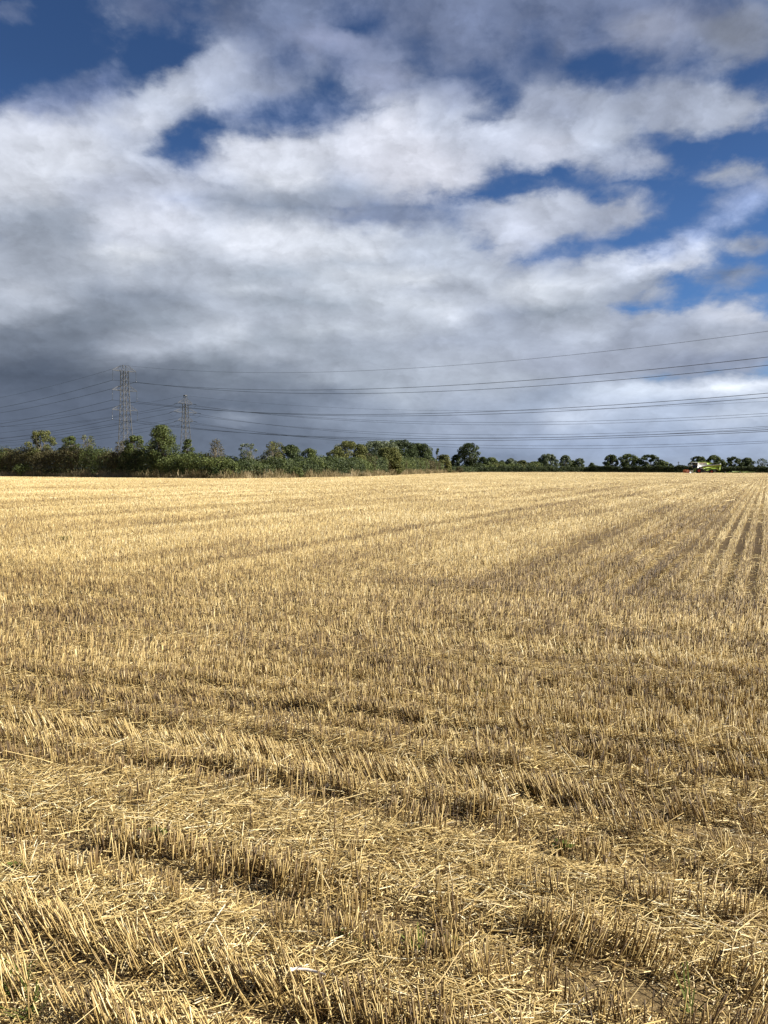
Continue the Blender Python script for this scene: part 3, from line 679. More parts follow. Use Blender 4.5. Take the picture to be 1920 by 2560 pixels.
def make_tree(px, top, Y, hw_px, kind='mid', base=0.0, crown_lo=0.30, shape='round', dens=1.0, bare=0.0, name='tree', label='', group=None, bark=None, depth=None, trunk=True, lean=0.0, lobes_n=None, cat='tree', leaf=None):
    if group == EN:
        k_ = (px - CX) / F; Y = max(Y, float(np.interp(k_, EDGE_XY[:, 0] / EDGE_XY[:, 1], EDGE_XY[:, 1])) + 4.6 + 3.5 * (px % 7) / 7)
    X = at(px, Y); H = hz(top, Y); W = hw_px / F * Y * (1.3 if group == EN else 1.34); Dp = depth or W
    root = empty(name, (X, Y, base)); tag(root, label, cat, group)
    H -= base
    z0 = H * crown_lo; ch = H - z0
    nl = lobes_n or int(14 + 10 * min(2.0, W / 3)); lobes = []
    for i in range(nl):
        t = (i + 0.5) / nl
        if shape == 'round': prof = math.sqrt(max(0.05, 1 - (2 * t - 0.95) ** 2)) * (0.95 if t > .3 else .8)
        elif shape == 'cone': prof = (1 - t) ** 0.7 * 0.95 + 0.12
        elif shape == 'vase': prof = 0.35 + 0.65 * math.sin(math.pi * min(1, 0.15 + 0.72 * t))
        elif shape == 'dome': prof = math.sqrt(max(0.04, 1 - t ** 2.2))
        a = i * 2.399 + rng.random(); q = prof * (0.45 + 0.5 * rng.random())
        lr = max(0.30, (0.20 + 0.16 * rng.random()) * min(W, ch * .6) * (0.75 if shape != 'dome' else 1.0)) * (1.0 if t < .85 else .8)
        zc = min(z0 + ch * t, H - lr * .75)
        lobes.append(((q * W * math.cos(a) * .9 + lean * t, q * Dp * math.sin(a) * .9, zc), (lr * 1.15, lr * 1.15, lr * 0.85)))
    # one lobe sits at the very top
    lr = 0.22 * min(W, ch * .6); lobes.append(((lean + rng.normal(0, .1) * W, 0, H - lr * .8), (lr, lr, lr * .85)))
    mb = MB()
    tr = max(0.10, H * 0.022)
    tp = [(0, 0, -0.15), (0.05, 0, z0 * .5), (lean * .3 + rng.normal(0, .05) * W, rng.normal(0, .05) * W, z0 + ch * .35), (lean * .8, 0, z0 + ch * .78)]
    mb.tube(tp, [tr * 1.25, tr, tr * .65, tr * .18], 7)
    for (c, r) in lobes:
        t0 = 0.15 + 0.55 * rng.random(); st = np.array(tp[1]) * (1 - t0) + np.array(tp[2]) * t0
        if c[2] < st[2]: st = np.array(tp[1])
        c = np.array(c); mid = (st + c) / 2 + np.array([0, 0, -0.08 * ch]) + rng.normal(0, .04, 3) * W
        mb.tube([st, mid, c], [tr * .42, tr * .26, tr * .07], 4, cap=False)
        if bare > 0:
            for q in range(int(12 * bare)):
                d = unit(rng.normal(0, 1, (1, 3)) + np.array([[c[0] / W * .6, 0, 0.9]]))[0] * (0.5 + .8 * rng.random()) * r[0] * 1.5
                s0 = mid + (c - mid) * rng.random()
                mb.tube([s0, s0 + d * .55 + rng.normal(0, .05, 3), s0 + d], [.035, .022, .012], 3, cap=False)
    mb.build('trunk', bark or (PALE_BARK if bare > .5 else BARK), root, smooth=True)
    lsz = leaf or (0.22 if dens < .6 else max(0.20, 0.0016 * Y))
    area = 4 * math.pi * sum(r[0] * r[2] for c, r in lobes)
    n = int(dens * area / (lsz * lsz * .2) * 0.8)
    n = max(150, min(n, 16000))
    v, q, t = crown_leaves(lobes, n, lsz)
    mesh_np('crown', v, q, None, {'tone': t}, LEAF[kind], root)
    return root

T = make_tree
# along the near stretch of hedge, left to right
T(20, 1121, 158, 22, 'russet', crown_lo=.3, shape='vase', dens=.45, bare=.5, label='low reddish half-bare bush tree rising from the hedge at the far left end', group=EN)
T(104, 1076, 154, 28, 'yellow', crown_lo=.34, shape='vase', dens=0.8, bare=.8, label='wispy yellow-green ash-like tree with open top, first tall tree from the left', group=EN)
T(180, 1090, 150, 24, 'mid', crown_lo=.35, shape='round', dens=0.9, bare=.35, label='airy green tree with slim pale trunk directly left of a twiggy half-bare tree', group=EN)
T(222, 1088, 149, 19, 'yellow', crown_lo=.35, shape='vase', dens=0.3, bare=1.0, label='twiggy half-bare tree touching the airy green tree left of the tall pylon', group=EN)
T(302, 1103, 145, 18, 'russet', crown_lo=.30, shape='vase', dens=0.4, bare=1.0, label='sparse reddish twiggy tree hiding the foot of the tall pylon', group=EN)
T(338, 1089, 144, 30, 'mid', crown_lo=.26, shape='round', dens=1.0, bare=.25, label='broad mid-green tree just right of the tall pylon foot', group=EN)
T(407, 1063, 142, 36, 'mid', crown_lo=.12, shape='round', dens=2.2, label='tallest tree of the hedge, dense bright green crown between the two pylons', group=EN, lobes_n=80)
T(470, 1098, 141, 22, 'mid', crown_lo=.2, shape='cone', dens=1.1, bare=.15, label='narrow pointed green tree in front of the smaller pylon foot', group=EN)
T(541, 1098, 136, 27, 'russet', crown_lo=.24, shape='cone', dens=0.2, bare=1.3, label='nearly bare pointed tree with brown twigs right of the smaller pylon', group=EN)
T(619, 1109, 135, 20, 'pale', crown_lo=.32, shape='vase', dens=0.6, bare=.7, label='slim sparse tree on a pale trunk right of the nearly bare pointed tree', group=EN, bark=PALE_BARK)
T(684, 1104, 142, 26, 'yellow', crown_lo=.25, shape='vase', dens=0.45, bare=1.1, label='thin see-through tree of fine upright twigs left of a round dark oak', group=EN)
T(722, 1112, 168, 34, 'dark', crown_lo=.15, shape='round', dens=1.3, label='round very dark oak standing behind the hedge at its bend', group=EN)
T(772, 1121, 158, 26, 'mid', crown_lo=.2, shape='round', dens=.9, label='small rounded green tree with a slim pale stem right of the very dark oak', group=EN)
# the stretch that runs away from the camera, and the wood behind it
T(838, 1124, 172, 24, 'yellow', crown_lo=.2, shape='round', dens=.8, bare=.3, label='small yellowish tree leaning on the left flank of the largest yellow-green tree', group=EN)
T(868, 1103, 178, 42, 'yellow', crown_lo=.22, shape='round', dens=.85, bare=.3, label='largest yellow-green tree with a gap of sky low in its crown', group=EN)
T(899, 1110, 235, 18, 'dark', crown_lo=.1, shape='dome', dens=1.2, label='dark treetop showing behind the right shoulder of the largest yellow-green tree', group='trees of the wood behind the hedge')
T(945, 1103, 255, 50, 'pale', crown_lo=.1, shape='dome', dens=1.3, label='grey-green willow-like crown topping the wood behind the hedge', group='trees of the wood behind the hedge')
T(998, 1101, 270, 44, 'dark', crown_lo=.1, shape='dome', dens=1.3, label='dark crown at the highest point of the wood, right of the grey-green crown', group='trees of the wood behind the hedge')
T(972, 1120, 198, 34, 'yellow', crown_lo=.12, shape='dome', dens=1.2, label='rounded olive-green tree in front of the wood, lower than the crowns behind it', group=EN)
T(915, 1135, 184, 26, 'russet', crown_lo=.1, shape='dome', dens=1.1, label='brownish shrub-like tree between the yellow-green tree and the olive tree', group=EN)
T(1048, 1109, 290, 42, 'dark', crown_lo=.1, shape='dome', dens=1.4, label='spreading dark green oak at the right end of the wood', group='trees of the wood behind the hedge', lobes_n=34)
T(1110, 1137, 300, 17, 'yellow', crown_lo=.1, shape='dome', dens=1.0, label='yellowish low tree right of the dead ivy-topped snag', group=EN)
T(1140, 1137, 345, 12, 'dark', crown_lo=.1, shape='dome', dens=1.2, label='small dark tree tucked against the left side of the lone oak', group=EN)
T(1173, 1108, 340, 27, 'dark', crown_lo=.22, shape='round', dens=.75, bare=.2, label='lone tall oak with limbs showing through its crown where the two hedges meet', group=EN)
# dead snag with a tuft of ivy
r_ = empty('dead_tree', (at(1090, 300), 300, 0)); tag(r_, 'dead leafless snag with a dark ivy tuft at its tip, left of the lone oak', 'dead tree', EN)
mb = MB(); Hs = hz(1122, 300)
mb.tube([(0, 0, -.1), (.2, 0, Hs * .5), (.5, 0, Hs * .97)], [.22, .16, .06], 6)
for a, l, z in ((2.4, 1.6, .55), (.5, 1.3, .62), (2.0, 1.1, .72), (.9, .9, .8), (2.7, .8, .86)):
    mb.tube([(.3, 0, Hs * z), (.3 + l * math.cos(a), .2, Hs * z + l * math.sin(a))], [.07, .02], 4)
mb.build('trunk', PALE_BARK, r_)
v, q, t = crown_leaves([((.55, 0, Hs - .5), (.42, .4, .7)), ((.2, 0, Hs - 1.5), (.4, .4, .55)), ((.75, 0, Hs - .1), (.3, .3, .3))], 170, .45)
mesh_np('crown', v, q, None, {'tone': t}, LEAF['dark'], r_)

FAR = 'trees beyond the far trimmed hedge'
for (px, top, Y, hw, kind, shape, lb) in [
    (1207, 1142, 380, 11, 'dark', 'dome', 'small dark tree just right of the lone oak'),
    (1231, 1144, 420, 15, 'mid', 'dome', 'rounded green tree second right of the lone oak'),
    (1254, 1151, 430, 9, 'dark', 'dome', 'lowest dark treetop in the run of small trees right of the lone oak'),
    (1277, 1146, 440, 13, 'pale', 'dome', 'pale grey-green domed tree midway between the lone oak and the tall square pale tree'),
    (1305, 1151, 430, 17, 'yellow', 'dome', 'ragged yellow-green tree left of the low dark bushy tree'),
    (1336, 1154, 430, 17, 'mid', 'dome', 'low dark bushy tree left of the tall square pale tree'),
    (1370, 1135, 460, 22, 'pale', 'round', 'tall square-topped pale tree above the far trimmed hedge'),
    (1412, 1138, 470, 14, 'pale', 'round', 'upright pale tree right of the tall square-topped one'),
    (1431, 1151, 480, 9, 'mid', 'dome', 'small green tree filling the gap between two upright pale trees'),
    (1449, 1146, 480, 12, 'pale', 'round', 'small round pale tree, right one of the two upright pale trees'),
    (1478, 1157, 470, 8, 'dark', 'dome', 'tiny dark treetop left of the twin round oaks'),
    (1527, 1137, 440, 19, 'dark', 'round', 'left one of the twin round oaks above the far hedge'),
    (1569, 1135, 435, 20, 'mid', 'round', 'right one of the twin round oaks, slightly lighter green'),
    (1622, 1137, 430, 27, 'dark', 'round', 'broadest dark round oak between the twin oaks and the thin pole'),
    (1656, 1152, 440, 12, 'mid', 'dome', 'smaller tree under the right side of the broadest dark oak'),
    (1675, 1159, 450, 7, 'dark', 'dome', 'tiny bush-like tree left of the thin pole'),
    (1744, 1141, 400, 26, 'dark', 'round', 'dark oak behind the cab of the combine harvester'),
    (1783, 1138, 395, 20, 'mid', 'round', 'lighter round oak behind the grain tank of the combine harvester'),
    (1807, 1153, 400, 9, 'mid', 'dome', 'small tree behind the rear end of the combine harvester'),
    (1833, 1142, 390, 21, 'dark', 'round', 'spreading oak right of the combine harvester with a branch reaching left'),
    (1866, 1145, 392, 17, 'dark', 'dome', 'rounded dark oak right of the spreading oak by the combine harvester'),
    (1903, 1146, 400, 12, 'pale', 'round', 'thin see-through pale tree standing alone near the right edge'),
    (1936, 1150, 400, 16, 'dark', 'round', 'dark tree cut by the right edge with a low branch'),
]:
    thin = 'see-through' in lb
    T(px, top, Y, hw, kind, crown_lo=.03 if shape == 'dome' else .10, shape=shape, dens=.4 if thin else 1.3, bare=.4 if thin else 0, label=lb, group=FAR, leaf=.0014 * Y)

# hedges
def hedge(name, pts, height_fn, depth, n, size, label, kinds, seed, lo=0.0):
    """one long hedge grown along a line of points; kinds: leaf tones by stretch"""
    root = empty(name, (*pts[0], 0)); tag(root, label, 'hedge')
    P = np.array(pts, float); seg = np.linalg.norm(np.diff(P, axis=0), axis=1); cum = np.concatenate([[0], np.cumsum(seg)])
    f = VN(seed)
    def place(s): return np.stack([np.interp(s, cum, P[:, 0]), np.interp(s, cum, P[:, 1])], 1)
    for ki, (kind, lo_, hi_) in enumerate(kinds):
        m = n * 2
        s = rng.random(m) * cum[-1]; sp = fbm(f, s * 0.16 + 40, np.full(m, 3.3), 2)
        s = s[(sp >= lo_) & (sp < hi_)]; m = len(s)
        hgt = height_fn(s) * (0.55 + 0.9 * (fbm(f, s * 0.38, np.full(m, 0.5), 3)))
        th = rng.random(m)                       # round the cross-section: front foot, over the top, back
        ang = math.pi * th
        rad = np.where(rng.random(m) < .3, rng.random(m) ** .6, 0.86 + .25 * rng.random(m))
        off = -np.cos(ang) * depth / 2 * rad * (0.8 + .5 * fbm(f, s * .8, th * 4, 2)); z = np.abs(np.sin(ang)) ** .45 * hgt * rad
        z = np.where(rng.random(m) < .35, hgt * rng.random(m), z)
        a = place(s); b = place(s + .5); dr = unit(np.concatenate([b - a + 1e-6, np.zeros((m, 1))], 1)); nr = np.stack([-dr[:, 1], dr[:, 0], np.zeros(m)], 1)
        pos = np.concatenate([a, np.zeros((m, 1))], 1) + nr * off[:, None]; pos[:, 2] = np.maximum(z, .05) + lo
        clump_t = fbm(f, s * 1.3, z * 1.3 + off, 3)
        nrm = unit(nr * (-np.cos(ang))[:, None] + np.array([0, 0, 1]) * np.sin(ang)[:, None] + rng.normal(0, .6, (m, 3)))
        t = np.clip(0.45 + 1.2 * (clump_t - .5) + rng.normal(0, .13, m), 0, 1)
        v, q, tt = leaf_faces(pos - np.array([*pts[0], 0]), nrm, size, t)
        mesh_np('foliage', v, q, None, {'tone': tt}, LEAF[kind], root)
    return root
def along(k0, k1, off):
    """field-edge points pushed outwards by off metres"""
    out = []
    for k in range(k0, k1 + 1):
        p = EDGE_XY[k]; a = EDGE_XY[max(0, k - 1)]; b = EDGE_XY[min(len(EDGE_XY) - 1, k + 1)]
        d = (b - a) / np.linalg.norm(b - a); n_ = np.array([-d[1], d[0]])
        out.append(tuple(p + n_ * off))
    return out
hl = along(0, 8, 3.6)
cumL = np.concatenate([[0], np.cumsum(np.linalg.norm(np.diff(np.array(hl), axis=0), axis=1))])
def tall_h(s): return np.interp(s, cumL, [5.0, 4.8, 4.4, 3.7, 3.0, 2.8, 3.3, 3.9, 3.7])
hedge('tall_hedge', hl, tall_h, 4.2, 120000, .25, 'tall overgrown mixed hedge running behind the left half of the field under the pylons', [('dark', 0, .50), ('mid', .50, .66), ('russet', .66, 1)], 21)
# a second line of growth behind fills the thicket
hl2 = along(0, 8, 8.0)
hedge('thicket', hl2, lambda s: tall_h(s) * 1.04, 5.0, 75000, .29, 'dense green scrub thicket filling the space behind the tall left hedge', [('mid', 0, .46), ('dark', .46, .64), ('yellow', .64, 1)], 22)
hr = along(8, 13, 3.0); hr[0] = (hr[0][0] + 3, hr[0][1] + 6)
hedge('trimmed_hedge', hr, lambda s: np.interp(s, [0, 40, 140, 220], [2.4, 2.35, 2.2, 1.9]), 2.4, 80000, .30, 'low dark level-trimmed hedge along the far right side of the field behind the harvester', [('dark', 0, 1)], 23)
hedge('scrub_hedge', [(at(1192, 372), 372), (at(1260, 398), 398), (at(1350, 420), 420)], lambda s: np.full(np.shape(s), 3.6), 4.0, 16000, .5, 'rough scrubby hedge linking the small trees just right of the lone oak', [('mid', 0, .5), ('dark', .5, .6), ('yellow', .6, 1)], 24)
# shrubs that stand out from the hedge front
def shrub(px, top, Y, hw, kind, label):
    k_ = (px - CX) / F; Y = float(np.interp(k_, EDGE_XY[:, 0] / EDGE_XY[:, 1], EDGE_XY[:, 1])) + 1.8
    X = at(px, Y); H = hz(top, Y); W = hw / F * Y
    root = empty('shrub', (X, Y, 0)); tag(root, label, 'shrub', 'shrubs in front of the tall hedge')
    lobes = []
    for i in range(12):
        a = i * 2.4; q = .55 * rng.random() ** .5; lr = W * (.38 + .2 * rng.random())
        lobes.append(((W * q * math.cos(a) * 1.2, W * q * math.sin(a) * .8, H * (.18 + .5 * rng.random())), (lr, lr, min(lr, H * .32))))
    mb = MB()
    for c, r in lobes: mb.tube([(0, 0, -.1), (c[0] * .5, c[1] * .5, c[2] * .6), c], [.06, .04, .01], 4, cap=False)
    mb.build('stems', BARK, root)
    v, q, t = crown_leaves(lobes, 1500, .30); mesh_np('foliage', v, q, None, {'tone': t}, LEAF[kind], root)
shrub(535, 1166, 128.5, 19, 'dark', 'round dark green shrub below the nearly bare pointed tree')
shrub(513, 1170, 129, 8, 'fresh', 'small bright green shrub left of the round dark shrub')
shrub(571, 1168, 128.5, 17, 'yellow', 'low yellow-green shrub right of the round dark shrub')
shrub(640, 1161, 132, 22, 'russet', 'brownish spreading shrub below the slim sparse tree')
shrub(740, 1164, 142, 20, 'mid', 'mid-green shrub at the foot of the very dark oak')
shrub(60, 1158, 151, 24, 'mid', 'leafy green shrub low in the hedge under the wispy ash-like tree')
shrub(1145, 1166, 312, 16, 'russet', 'reddish shrub below the lone oak')

# rough grass verge between field and hedge
def verge():
    pts = np.array(along(0, 13, 0.0)); seg = np.linalg.norm(np.diff(pts, axis=0), axis=1); cum = np.concatenate([[0], np.cumsum(seg)])
    n = 60000; s = rng.random(n) * cum[-1]
    k = np.clip(np.searchsorted(cum, s) - 1, 0, len(seg) - 1); d = (pts[k + 1] - pts[k]) / seg[k][:, None]; nr = np.stack([-d[:, 1], d[:, 0]], 1)
    p = np.stack([np.interp(s, cum, pts[:, 0]), np.interp(s, cum, pts[:, 1])], 1)
    right = p[:, 0] > 30
    o = np.where(right, 0.1 + 1.0 * rng.random(n), 0.1 + 2.2 * rng.random(n)); p = p + nr * o[:, None]
    f = VN(31); tuft = fbm(f, s * .6, o, 3)
    H = np.where(right, .35, .75 + 0.75 * sstep(tuft, .45, .7)) * (.5 + .7 * rng.random(n))
    D = unit(np.stack([rng.normal(0, .25, n), rng.normal(0, .25, n), np.ones(n)], 1))
    az = rng.random(n) * math.pi; sd_ = np.stack([np.cos(az), np.sin(az), np.zeros(n)], 1)
    tone = np.clip(.5 + 1.0 * (fbm(f, s * .25 + 9, o * .5, 3) - .5) + rng.normal(0, .17, n), 0, 1)
    v, q, _, t = blades(np.concatenate([p, np.full((n, 1), -.05)], 1), D, sd_, H, np.where(right, .05, .05) * (.6 + .8 * rng.random(n)), tone, rng.normal(0, .12, (n, 3)) * np.array([1, 1, .3]))
    gmat = tone_material('verge_grass', [(0, (0.06, 0.065, 0.025)), (0.4, (0.20, 0.155, 0.07)), (0.75, (0.38, 0.30, 0.165)), (1, (0.55, 0.46, 0.29))], .7, .2, .2)
    tag(mesh_np('grass_verge', v, q, None, {'tone': t}, gmat), 'tall dry grass verge along the foot of the hedges', 'grass', kind='stuff')
verge()

# ------------------------------------------------------------------ pylons and lines
STEEL = material('galvanised_steel', (0.105, 0.102, 0.098), 0.7, 0.4, 0.35, var=0.15, vscale=.4)
GLASSY = material('insulator_glaze', (0.05, 0.055, 0.06), 0.25, 0.5)
WIRE = material('weathered_conductor', (0.085, 0.09, 0.10), 0.6, 0.3, 0.3)
ALU = material('bright_fitting', (0.7, 0.7, 0.68), 0.35, 0.5, 0.3)
def lattice(mb, zs, ws, r_leg, r_br, k=4):
    """four-legged tapered lattice body"""
    cor = [(-1, -1), (1, -1), (1, 1), (-1, 1)]
    wi = lambda z: np.interp(z, zs, ws) / 2
    for sx, sy in cor:
        mb.tube([(sx * wi(z), sy * wi(z), z) for z in zs], r_leg, k)
    lev = [zs[0]]
    while lev[-1] < zs[-1] - 0.5: lev.append(min(zs[-1], lev[-1] + max(1.4, 2.0 * wi(lev[-1]) * 0.92)))
    for a, b in zip(lev[:-1], lev[1:]):
        for i in range(4):
            (x0, y0), (x1, y1) = cor[i], cor[(i + 1) % 4]; wa, wb = wi(a), wi(b)
            mb.bar((x0 * wa, y0 * wa, a), (x1 * wb, y1 * wb, b), r_br); mb.bar((x1 * wa, y1 * wa, a), (x0 * wb, y0 * wb, b), r_br)
            if a < zs[-1] * .5: mb.bar((x0 * wb, y0 * wb, b), (x1 * wb, y1 * wb, b), r_br)
def pylon(name, x, y, arm_az, zs, ws, arms, peak, label, suspension):
    """arms: (height, half length, insulator drop)"""
    root = empty(name, (x, y, 0), arm_az); tag(root, label, 'pylon', 'electricity pylons behind the hedge')   # local +x is along the crossarms
    mb = MB(); lattice(mb, zs, ws, .16, .065); mb.build('tower_body', STEEL, root)
    mb = MB()
    zt = zs[-1]; w = ws[-1] / 2
    if suspension:
        for sx in (-1, 1):
            for sy in (-1, 1): mb.bar((sx * w, sy * w, zt), (sx * w * .55, 0, peak), .08)
            mb.box((sx * w * .55, 0, peak + .1), (.35, .35, .5), bev=.05)
        mb.bar((-w, -w, zt), (w * .55, 0, peak - .4), .05); mb.bar((w, w, zt), (-w * .55, 0, peak - .4), .05)
    else:
        for sx in (-1, 1):
            for sy in (-1, 1): mb.bar((sx * w, sy * w, zt), (sx * w * .62, sy * w * .62, peak), .08)
        for a, b in ((.0, .5), (.5, 1.0)):
            za, zb = zt + (peak - zt) * a, zt + (peak - zt) * b
            for sy in (-1, 1): mb.bar((-w * .8, sy * w * .8, za), (w * .7, sy * w * .7, zb), .05); mb.bar((w * .8, sy * w * .8, za), (-w * .7, sy * w * .7, zb), .05)
        mb.box((0, 0, peak + .15), (w * 1.5, w * 1.5, .6), bev=.08)
    mb.build('peak', STEEL, root)
    for (z, hl_, drop) in arms:
        wz = np.interp(z, zs, ws) / 2; wt_ = np.interp(z + 2.6, zs, ws) / 2
        for sg in (-1, 1):
            mb = MB(); tip = np.array((sg * hl_, 0, z + .1))
            for sy in (-1, 1):
                mb.bar((sg * wz, sy * wz, z), tip, .11); top = np.array((sg * wt_, sy * wt_, z + 2.6)); mb.bar(top, tip + np.array((0, 0, .12)), .07)
                for f in (.33, .66):
                    lo_ = np.array((sg * wz, sy * wz, z)) * (1 - f) + tip * f; hi_ = top * (1 - f * .75) + tip * f * .75; mb.bar(lo_, hi_, .045)
            for f in (.25, .5, .75):
                a = np.array((sg * wz, -wz, z)) * (1 - f) + tip * f; b = np.array((sg * wz, wz, z)) * (1 - f) + tip * f; mb.bar(a, b, .04)
                b2 = np.array((sg * wz, wz, z)) * (1 - min(1, f + .25)) + tip * min(1, f + .25); mb.bar(a, b2, .04)
            mb.bar((sg * wz, -wz, z), (-sg * wz, wz, z), .05)
            arm = mb.build('crossarm', STEEL, root)
            mb = MB()
            if suspension:
                mb.tube([tip + np.array((0, 0, -.05)), tip + np.array((0, 0, -drop))], .05, 6)
                for q in np.arange(.35, drop - .35, .26): mb.tube([tip + np.array((0, 0, -q)), tip + np.array((0, 0, -q - .05)), tip + np.array((0, 0, -q - .14))], [.05, .17, .06], 8)
                mb.box(tip + np.array((0, 0, -drop)), (.35, .5, .2), bev=.04)
                mb.build('insulator', GLASSY, arm)
            else:
                for dr in (-1, 1):
                    a = tip; b = tip + np.array((0, dr * 3.2, -.45))
                    mb.tube([a, b], .05, 6)
                    for q in np.linspace(.15, .95, 12):
                        p0 = a + (b - a) * q; mb.tube([p0, p0 + (b - a) * .012, p0 + (b - a) * .04], [.05, .16, .06], 8)
                mb.build('insulator', GLASSY, arm)
                mb = MB(); th = np.linspace(0, 1, 11)
                mb.tube([tip + np.array((0, -3.2 + 6.4 * t, -.45 - 2.0 * math.sin(math.pi * t) ** .8)) for t in th], .035, 5)
                mb.build('jumper_wire', WIRE, arm)
    return root
D1 = np.array((0.74, -0.67)); D1 /= np.linalg.norm(D1); N1 = np.array((-D1[1], D1[0]))         # line direction to the right, and across it
P1 = np.array((at(316, 370), 370.0)); az1 = math.atan2(N1[1], N1[0])
pylon('pylon', *P1, az1, [0, 12, 27.4, 36.1, 44.7], [6.4, 4.6, 3.2, 2.75, 2.3], [(27.4, 6.2, 4.3), (36.1, 6.0, 4.4), (44.7, 5.7, 4.3)], 47.0,
      'taller nearer lattice pylon with long hanging insulators, left of the bright green tree', True)
D2 = np.array((0.8, -0.6)); N2 = np.array((0.6, 0.8)); P2 = np.array((at(466, 450), 450.0)); az2 = math.atan2(N2[1], N2[0])
pylon('pylon', *P2, az2, [0, 14, 27.2, 36.6], [6.4, 4.0, 2.6, 2.0], [(27.2, 5.2, 0), (31.9, 8.0, 0), (36.6, 4.9, 0)], 40.8,
      'smaller farther lattice pylon with sideways insulators and wire loops, right of the bright green tree', False)

def wire(p, d, h0, right, left, t_r, t_l, r, label, group, skip=0.0, part=True):
    """a conductor strung along plan direction d through plan point p; right/left: sight lines (px, py) it passes through"""
    def fit(obs, sgn):
        A, B = [], []
        for px, py in obs:
            k = (px - CX) / F                      # p.x + t d.x = k (p.y + t d.y)
            t = (k * p[1] - p[0]) / (d[0] - k * d[1]); y = p[1] + t * d[1]
            A.append([t, t * t]); B.append(hz(py, y) - h0)
        A, B = np.array(A), np.array(B)
        if len(obs) == 1:
            return np.array([(B[0] - 0.00022 * A[0, 1]) / A[0, 0], 0.00022])
        return np.linalg.lstsq(A, B, rcond=None)[0]
    mb = MB(); pts = []
    br = fit(right, 1); bl = fit(left, -1)
    for t in np.linspace(-t_l, -skip, 25): pts.append((*(p + d * t), h0 + bl[0] * t + bl[1] * t * t))
    L1 = pts; pts = []
    for t in np.linspace(skip, t_r, 41): pts.append((*(p + d * t), h0 + br[0] * t + br[1] * t * t))
    if skip > 0:
        mb.tube(L1, r, 4, False); mb.tube(pts, r, 4, False)
    else:
        mb.tube(L1 + pts[1:], r, 4, False)
    o = mb.build('power_line', WIRE); tag(o, label, 'power line', group)
g1, g2 = 'conductors of the tall pylon', 'conductors of the smaller pylon'
a1 = N1 * 5.7; a2 = N1 * 6.0; a3 = N1 * 6.2
rw = 0.075
wire(P1, D1, 47.3, [(640, 932), (960, 924), (1280, 901), (1920, 827)], [(0, 995)], 330, 210, .045, 'thin topmost earth wire strung from the peak of the taller pylon', g1)
wire(P1 - a1, D1, 40.4, [(640, 973), (960, 972), (1280, 954), (1920, 891)], [(0, 1020)], 330, 210, rw, 'conductor hanging from the near tip of the taller pylon\'s top arm', g1)
wire(P1 + a1, D1, 40.4, [(640, 979), (960, 984), (1280, 969), (1920, 912)], [(0, 1033)], 330, 210, rw, 'conductor hanging from the far tip of the taller pylon\'s top arm', g1)
wire(P1 - a2, D1, 31.7, [(640, 1029), (960, 1037), (1280, 1028), (1920, 981)], [(0, 1060)], 330, 210, rw, 'conductor hanging from the near tip of the taller pylon\'s middle arm', g1)
wire(P1 + a2, D1, 31.7, [(640, 1032), (960, 1040), (1280, 1033), (1920, 993)], [(0, 1068)], 330, 210, rw, 'conductor hanging from the far tip of the taller pylon\'s middle arm', g1)
wire(P1 - a3, D1, 23.1, [(640, 1078), (960, 1100), (1280, 1098), (1920, 1071)], [(0, 1097)], 330, 210, rw, 'conductor hanging from the near tip of the taller pylon\'s lowest arm', g1)
wire(P1 + a3, D1, 23.1, [(640, 1081), (960, 1102), (1280, 1101), (1920, 1077)], [(0, 1104)], 330, 210, rw, 'conductor hanging from the far tip of the taller pylon\'s lowest arm', g1)
b1, b2, b3 = N2 * 4.9, N2 * 8.0, N2 * 5.2
wire(P2, D2, 41.0, [(960, 1027), (1280, 1022), (1920, 1004)], [(0, 1052)], 330, 230, .04, 'faint thin earth wire strung from the peak of the smaller pylon', g2)
wire(P2 - b1, D2, 36.2, [(640, 1033), (960, 1051), (1280, 1056), (1920, 1033)], [(352, 1030), (0, 1066)], 330, 230, rw * .85, 'conductor from the near tip of the smaller pylon\'s top arm', g2, 3.2)
wire(P2 + b1, D2, 36.2, [(640, 1036), (960, 1055), (1280, 1061), (1920, 1040)], [(352, 1034), (0, 1083)], 330, 230, rw * .85, 'conductor from the far tip of the smaller pylon\'s top arm', g2, 3.2)
wire(P2 - b2, D2, 31.5, [(640, 1056), (960, 1082), (1280, 1088), (1920, 1065)], [(0, 1096)], 330, 230, rw * .85, 'conductor from the near tip of the smaller pylon\'s long middle arm', g2, 3.2)
wire(P2 + b2, D2, 31.5, [(640, 1058), (960, 1088), (1280, 1092), (1920, 1070)], [(0, 1108)], 330, 230, rw * .85, 'conductor from the far tip of the smaller pylon\'s long middle arm', g2, 3.2)
wire(P2 - b3, D2, 26.8, [(640, 1080), (960, 1105), (1280, 1113), (1920, 1103)], [(0, 1116)], 330, 230, rw * .85, 'conductor from the near tip of the smaller pylon\'s lowest arm', g2, 3.2)
wire(P2 + b3, D2, 26.8, [(640, 1085), (960, 1110), (1280, 1116.5), (1920, 1109)], [(0, 1124)], 330, 230, rw * .85, 'conductor from the far tip of the smaller pylon\'s lowest arm, lowest wire of all', g2, 3.2)
# thin pole beyond the hedge
mb = MB(); r_ = empty('utility_pole', (at(1695, 380), 380, 0)); tag(r_, 'thin dark wooden pole sticking up behind the hedge left of the harvester', 'pole')
Hp = hz(1154, 380); mb.tube([(0, 0, -.2), (0, 0, Hp)], [.17, .12], 8); mb.build('shaft', BARK, r_)
mb = MB(); mb.box((0, -.17, Hp - .35), (1.3, .1, .12), bev=.02); mb.build('crossbar', BARK, r_)

